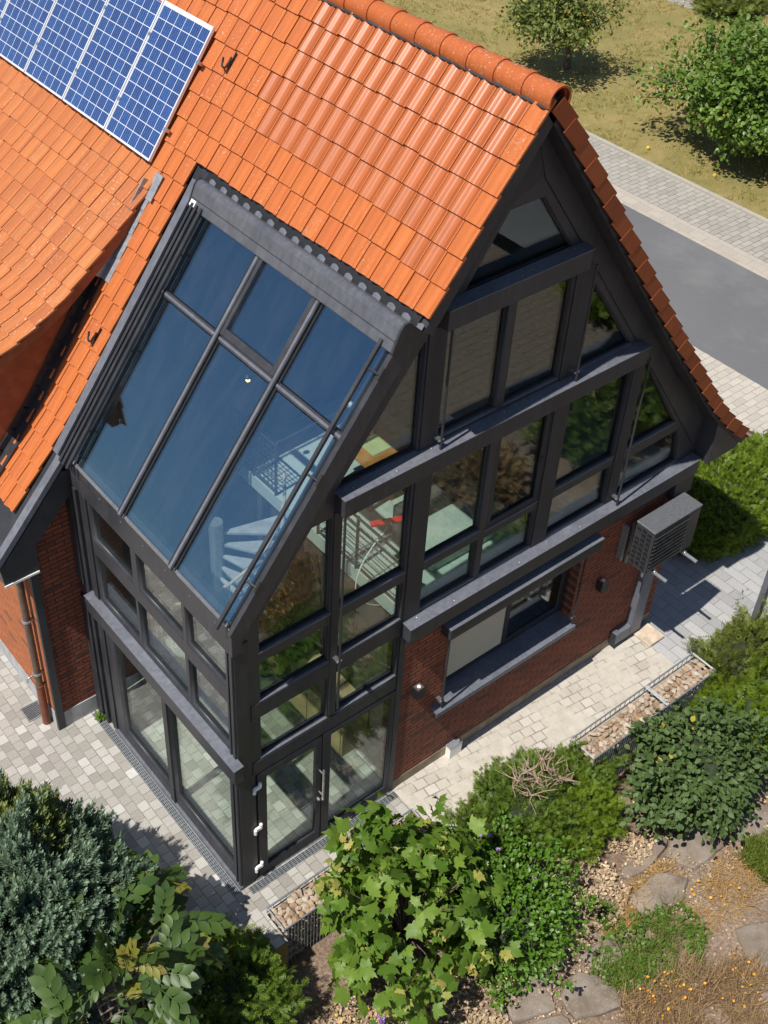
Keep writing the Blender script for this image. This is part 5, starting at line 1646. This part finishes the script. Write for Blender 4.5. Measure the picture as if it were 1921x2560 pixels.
# trellis
Tr = thing('garden_trellis', (-2.15, -.2, GZ), 'grey wooden fan trellis at the lower edge below the walnut', 'trellis')
for k in range(6):
    t_ = k / 5
    b = MB(); b.tube([(-2.50 + .34 * t_, -.86 - .06 * t_, -.85), (-2.58 + .62 * t_, -.66 - .04 * t_, 1.22 + .08 * math.sin(t_ * 3.1))], .017, 4); b.build('upright', M['oldwood'], Tr)
for k in range(11):
    h_ = -.6 + k * .17; q_ = (h_ + .85) / 2.07
    xa = -2.50 - .08 * q_; xb = -2.16 + .20 * q_; y_ = -.86 + .20 * q_ - .022
    b = MB(); b.tube([(xa - .02, y_, h_), (xb + .02, y_ - .06 + .02 * q_, h_)], .013, 4); b.build('crossbar', M['oldwood'], Tr)

# tufts of dry and green grass over the lawn
def tufts(n, seed, mat, size, lab, thr):
    r = np.random.default_rng(seed)
    P = np.stack([21.8 + 13.5 * r.random(n) ** .9, r.uniform(4.5, 27, n)], 1)
    g = np.array([mnoise.noise((x * .8, y * .8, seed)) + .7 * mnoise.noise((x * 2.6, y * 2.6, seed)) for x, y in P])
    P = P[g > thr]; P = np.repeat(P, 5, 0) + r.normal(size=(len(P) * 5, 2)) * .05
    pos = np.concatenate([P, np.full((len(P), 1), -.025)], 1)
    d_ = unit(rv(len(P), seed + 1) * np.array((1, 1, .3)) + UPV * .75)
    tag(scatter('lawn_grass', tpl_blade(.09, .35), pos, d_, unit(UPV + rv(len(P), seed + 2) * .6), ru(len(P), size * .6, size * 1.5, seed + 3), M[mat]), lab, 'grass', kind='stuff')


M['l_lawn'] = m_leaf('lawn_blade', [(0.17, 0.18, 0.04), (0.24, 0.225, 0.055), (0.30, 0.25, 0.075), (0.20, 0.20, 0.045)], 0.7, .2, .2)
M['l_lawnd'] = m_leaf('dry_lawn_blade', [(0.42, 0.31, 0.13), (0.50, 0.38, 0.17), (0.34, 0.25, 0.09)], 0.8, .15, .2)
tufts(9000, 401, 'l_lawn', .085, 'greener grass tufts on the lawn across the road', -.05)
tufts(9000, 405, 'l_lawnd', .085, 'straw coloured dry grass tufts on the lawn across the road', -.05)

# ------------------------------------------------------------------ garden floor
FL = [[(2.21, -3.06), (2.90, -3.18), (2.66, -3.52), (2.58, -3.67), (2.03, -3.42)], [(2.76, -3.57), (3.21, -3.45), (3.47, -3.86), (3.33, -4.16), (2.70, -3.92)], [(3.41, -3.31), (4.02, -3.39), (3.88, -3.71), (3.47, -3.64)],
      [(4.93, -2.73), (5.86, -2.74), (5.79, -2.89), (5.26, -2.98), (4.84, -2.90)], [(5.94, -2.84), (6.57, -2.99), (6.47, -3.40), (5.82, -3.40), (5.66, -2.99)], [(6.45, -2.78), (7.20, -2.82), (7.23, -3.10), (6.80, -3.14)],
      [(6.92, -3.19), (7.65, -3.37), (7.24, -3.68), (6.76, -3.52)], [(7.34, -2.71), (8.25, -2.83), (7.79, -3.26), (7.30, -3.10)], [(5.53, -4.39), (6.03, -4.59), (5.44, -5.02), (5.30, -4.78)], [(4.69, -3.12), (5.31, -3.11), (5.60, -3.45), (5.24, -3.62), (4.60, -3.46)],
      [(1.75, -3.25), (2.0, -3.45), (1.6, -3.75), (1.3, -3.5)], [(2.0, -3.5), (2.62, -3.75), (2.6, -4.1), (2.0, -4.0)]]
b = MB()
rq = random.Random(4)
for pl in FL:
    c = np.mean(np.array(pl), 0)
    pts = []
    for i in range(len(pl)):
        a = np.array(pl[i]); d_ = np.array(pl[(i + 1) % len(pl)])
        for t_ in (0, .25, .5, .75):
            q = a + (d_ - a) * t_
            q = c + (q - c) * (1.06 + rq.uniform(-.05, .05) - (.06 if t_ == 0 else 0))
            pts.append((q[0], q[1]))
    z = GZ + .10 * mnoise.noise((c[0] * .7, c[1] * .7, 3)) + .05
    n = len(pts)
    b.raw([(p[0], p[1], z - .2) for p in pts] + [(p[0], p[1], z) for p in pts] + [(c[0] + (p[0] - c[0]) * .93, c[1] + (p[1] - c[1]) * .93, z + .022 + rq.uniform(-.006, .006)) for p in pts] + [(c[0], c[1], z + .03)],
          [(i, (i + 1) % n, n + (i + 1) % n, n + i) for i in range(n)] + [(n + i, n + (i + 1) % n, 2 * n + (i + 1) % n, 2 * n + i) for i in range(n)] + [(2 * n + i, 2 * n + (i + 1) % n, 3 * n) for i in range(n)])
tag(b.build('stone_path', M['flag'], smooth=40), kind='structure')


def inpoly(poly, n, seed):
    r = np.random.default_rng(seed)
    poly = np.array(poly); lo, hi = poly.min(0), poly.max(0)
    out = []
    while len(out) < n:
        p = r.uniform(lo, hi)
        c = False; j = len(poly) - 1
        for i in range(len(poly)):
            if (poly[i][1] > p[1]) != (poly[j][1] > p[1]) and p[0] < (poly[j][0] - poly[i][0]) * (p[1] - poly[i][1]) / (poly[j][1] - poly[i][1]) + poly[i][0]: c = not c
            j = i
        if c: out.append(p)
    return np.array(out)


def gz(P): return np.array([GZ + .10 * mnoise.noise((x * .7, y * .7, 3)) + .05 * mnoise.noise((x * 2.3, y * 2.3, 5)) for x, y in P])


def cover(name, poly, n, tpl, mat, size, seed, h=(0, .05), up=.4, label=None, cat=None, thr=-.28):
    P = inpoly(poly, n, seed)
    keep = np.array([mnoise.noise((x * 1.9, y * 1.9, seed)) + mnoise.noise((x * 4.5, y * 4.5, seed)) * .6 for x, y in P]) > thr
    P = P[keep]; n = len(P)
    z = gz(P) + ru(n, h[0], h[1], seed + 1)
    pos = np.concatenate([P, z[:, None]], 1)
    d = unit(rv(n, seed + 2) * np.array((1, 1, .4)) + UPV * up)
    o = scatter(name, tpl, pos, d, unit(UPV + rv(n, seed + 3) * .6), ru(n, size[0], size[1], seed + 4), mat)
    return tag(o, label, cat, kind='stuff')


LA = [(4.13, -2.06), (4.81, -1.88), (5.32, -2.27), (5.86, -2.75), (5.12, -2.91), (4.2, -3.31), (3.59, -3.05), (3.3, -2.7)]
LB = [(0.18, -1.71), (1.31, -2.14), (2.46, -2.60), (3.54, -2.85), (3.81, -3.27), (2.59, -3.21), (1.86, -3.42), (1.2, -3.6), (-0.46, -1.70)]
cover('dry_leaves', LA, 5200, tpl_ovate(.42, .3, .1), M['l_dry'], (.026, .065), 201, (.0, .14), .55, 'drift of dry beige leaves below the viburnum', 'dead leaves')
cover('dry_leaves', LB, 5200, tpl_ovate(.42, .3, .1), M['l_dry'], (.024, .06), 211, (.0, .10), .5, 'drift of dry leaves under the plane tree and privet', 'dead leaves')
cover('dry_leaves', [(5.8, -2.6), (8.0, -2.6), (8.3, -3.3), (6, -3.2)], 900, tpl_ovate(.42, .3, .1), M['l_dry'], (.03, .08), 217, (.0, .05), .3, 'scattered dry leaves on the flagstones at the right edge', 'dead leaves')
cover('dry_leaves', [(-.6, -1.4), (9, -1.7), (9, -5.5), (3, -5.8), (-.9, -2.0)], 3000, tpl_ovate(.42, .3, .1), M['l_dry'], (.018, .05), 219, (.0, .02), .15, 'small leaf crumbs all over the garden soil', 'dead leaves')
cover('dry_leaves', [(1.3, -2.8), (3.4, -3.2), (3.6, -4.2), (2.6, -4.3), (1.2, -3.8)], 900, tpl_ovate(.42, .3, .1), M['l_dry'], (.016, .05), 223, (.03, .07), .15, 'crumbled dry leaves on the lowest flagstones', 'dead leaves', -.1)
cover('dry_leaves', [(4.3, -2.7), (8.2, -2.7), (7.6, -3.8), (5.2, -3.8), (4.3, -3.5)], 1500, tpl_ovate(.42, .3, .1), M['l_dry'], (.016, .05), 227, (.03, .08), .15, 'crumbled dry leaves over the flagstones below the viburnum', 'dead leaves', -.15)
cover('straw', [(5.01, -2.92), (5.58, -3.06), (5.56, -3.43), (4.39, -3.48), (3.86, -3.33)], 1500, tpl_blade(.018, .2), M['l_straw'], (.10, .24), 221, (.02, .07), .12, 'orange brown straw across the flagstones', 'straw')
GA = [(4.1, -3.25), (4.7, -3.4), (5.2, -3.60), (5.25, -4.14), (4.43, -4.52), (3.45, -4.05), (3.3, -3.55)]
cover('grass', GA, 4600, tpl_blade(.03, .5), M['l_grass'], (.06, .22), 231, (0, .06), .6, 'bright green grass and weeds between the flagstones', 'grass', -.1)
cover('grass', GA, 1100, tpl_ovate(.34), M['l_hosta'], (.04, .085), 236, (.03, .13), .6, 'broad leaved weeds in the grass patch', 'weeds')
cover('grass', [(6.45, -3.8), (6.75, -3.55), (7.2, -3.75), (7.1, -4.3), (6.5, -4.3)], 3200, tpl_blade(.035, .45), M['l_grass'], (.09, .24), 241, (0, .12), .9, 'green tuft of grass at the right edge', 'grass')
cover('grass', [(3.9, -2.95), (4.25, -2.9), (4.35, -3.25), (4.0, -3.3)], 420, tpl_blade(.05, .5), M['l_privet'], (.1, .2), 246, (0, .1), .9, 'dark green tuft among the dry leaves', 'grass')
BR = [(4.64, -4.30), (5.37, -4.85), (5.0, -5.7), (4.2, -5.5), (3.1, -4.5), (3.40, -4.08)]
cover('seed_stalks', BR, 5200, tpl_blade(.016, .3), M['l_brown'], (.14, .36), 251, (0, .10), .8, 'brown dried seed stalks at the lower right', 'dry stalks')
cover('seed_stalks', [(5.3, -3.6), (6.5, -3.5), (6.6, -4.2), (5.6, -4.4), (5.1, -4.1)], 1300, tpl_blade(.014, .3), M['l_straw'], (.12, .3), 255, (0, .04), .25, 'thin dry stalks on the bare soil', 'dry stalks')
cover('seed_stalks', [(-.2, -1.75), (1.9, -3.3), (1.6, -3.7), (-.5, -2.2)], 1500, tpl_blade(.018, .35), M['l_grass'], (.06, .16), 258, (0, .06), .7, 'sparse weeds under the plane tree at the lower edge', 'weeds')


def flowers(poly, n, seed, lab, m='petal_o', h=(.10, .30), s_=(.010, .022)):
    P = inpoly(poly, n, seed)
    z = gz(P) + ru(n, h[0], h[1], seed + 1)
    pos = np.concatenate([P, z[:, None]], 1)
    tv = [(0, 0, 0)] + [(math.cos(a * .7854), math.sin(a * .7854), .25 if a % 2 else .1) for a in range(8)]
    tpl = (np.array(tv), [(0, 1 + a, 1 + (a + 1) % 8) for a in range(8)])
    o = scatter('flower_heads', tpl, pos, rv(n, seed + 2) * np.array((1, 1, .2)), unit(UPV + rv(n, seed + 3) * .4), ru(n, s_[0], s_[1], seed + 4), M[m])
    tag(o, lab, 'flowers', kind='stuff')


flowers([(3.7, -4.1), (4.2, -4.2), (4.3, -4.7), (3.7, -4.7), (3.4, -4.4)], 44, 261, 'orange flower heads among the seed stalks')
flowers([(4.4, -4.4), (5.3, -4.6), (5.2, -5.4), (4.4, -5.2)], 26, 265, 'orange flower heads at the right lower corner')
flowers([(5.3, -3.6), (6.6, -3.5), (6.7, -4.2), (5.6, -4.3)], 16, 269, 'few orange flowers on the bare soil', h=(.05, .16))
flowers([(.1, -1.8), (1.5, -2.6), (1.4, -3.2), (-.2, -2.2)], 46, 273, 'small orange flowers under the plane tree', h=(.05, .2))
# lupin-like violet spike
Vs = thing('violet_flower_spike', (.52, -2.43, GZ), 'violet flower spike at the lower edge below the plane tree', 'flower')
b = MB(); b.tube([(.52, -2.43, GZ), (.53, -2.43, -.42)], .008, 6); b.build('stem', M['l_hosta'], Vs)
P_ = np.array([(.53, -2.43, -.58)])[None].repeat(60, 1)[0] + rv(60, 3) * np.array((.018, .018, .07))
scatter('petals', tpl_ovate(.5), P_, unit(rv(60, 4) + UPV * .3), rv(60, 5), ru(60, .03, .05, 6), M['petal_v'], Vs)
# plants inside behind the gable panes
Hp = thing('house_plant', (2.35, 2.75, .016), 'tall dark green house plant behind the lower gable panes', 'plant')
b = MB(); b.lathe((2.35, 2.75, .016), [(.16, 0), (.22, .42), (.20, .42), (.19, .36)], 16); b.build('pot', M['plinth'], Hp, smooth=40)
pp, oo = crown((2.35, 2.75, 1.5), (.4, .4, 1.0), 60, 301, .4, 10, -.8, (.2, 1))
limbs('stem', (2.35, 2.75, .35), pp[::6], .016, M['bark'], Hp, 3)
P_, O_ = twigs(pp, oo, 4, .1, 302)
scatter('foliage', tpl_ovate(.26, .3), P_, unit(O_ + rv(len(P_), 303) * .5), unit(UPV + rv(len(P_), 304) * .4), ru(len(P_), .12, .24, 305), M['l_vib'], Hp)
# weed in the paving corner
Wd = thing('paving_weed', (-.08, 3.72, 0), 'small green weed in the paving joint at the house corner', 'weed')
P_ = np.array([(-.08, 3.76, .02)]).repeat(16, 0) + rv(16, 3) * .015
scatter('leaves', tpl_ovate(.25), P_, unit(rv(16, 4) * np.array((1, 1, .2)) + UPV * .5), UPV + rv(16, 5) * .3, ru(16, .07, .13, 6), M['l_hosta'], Wd)
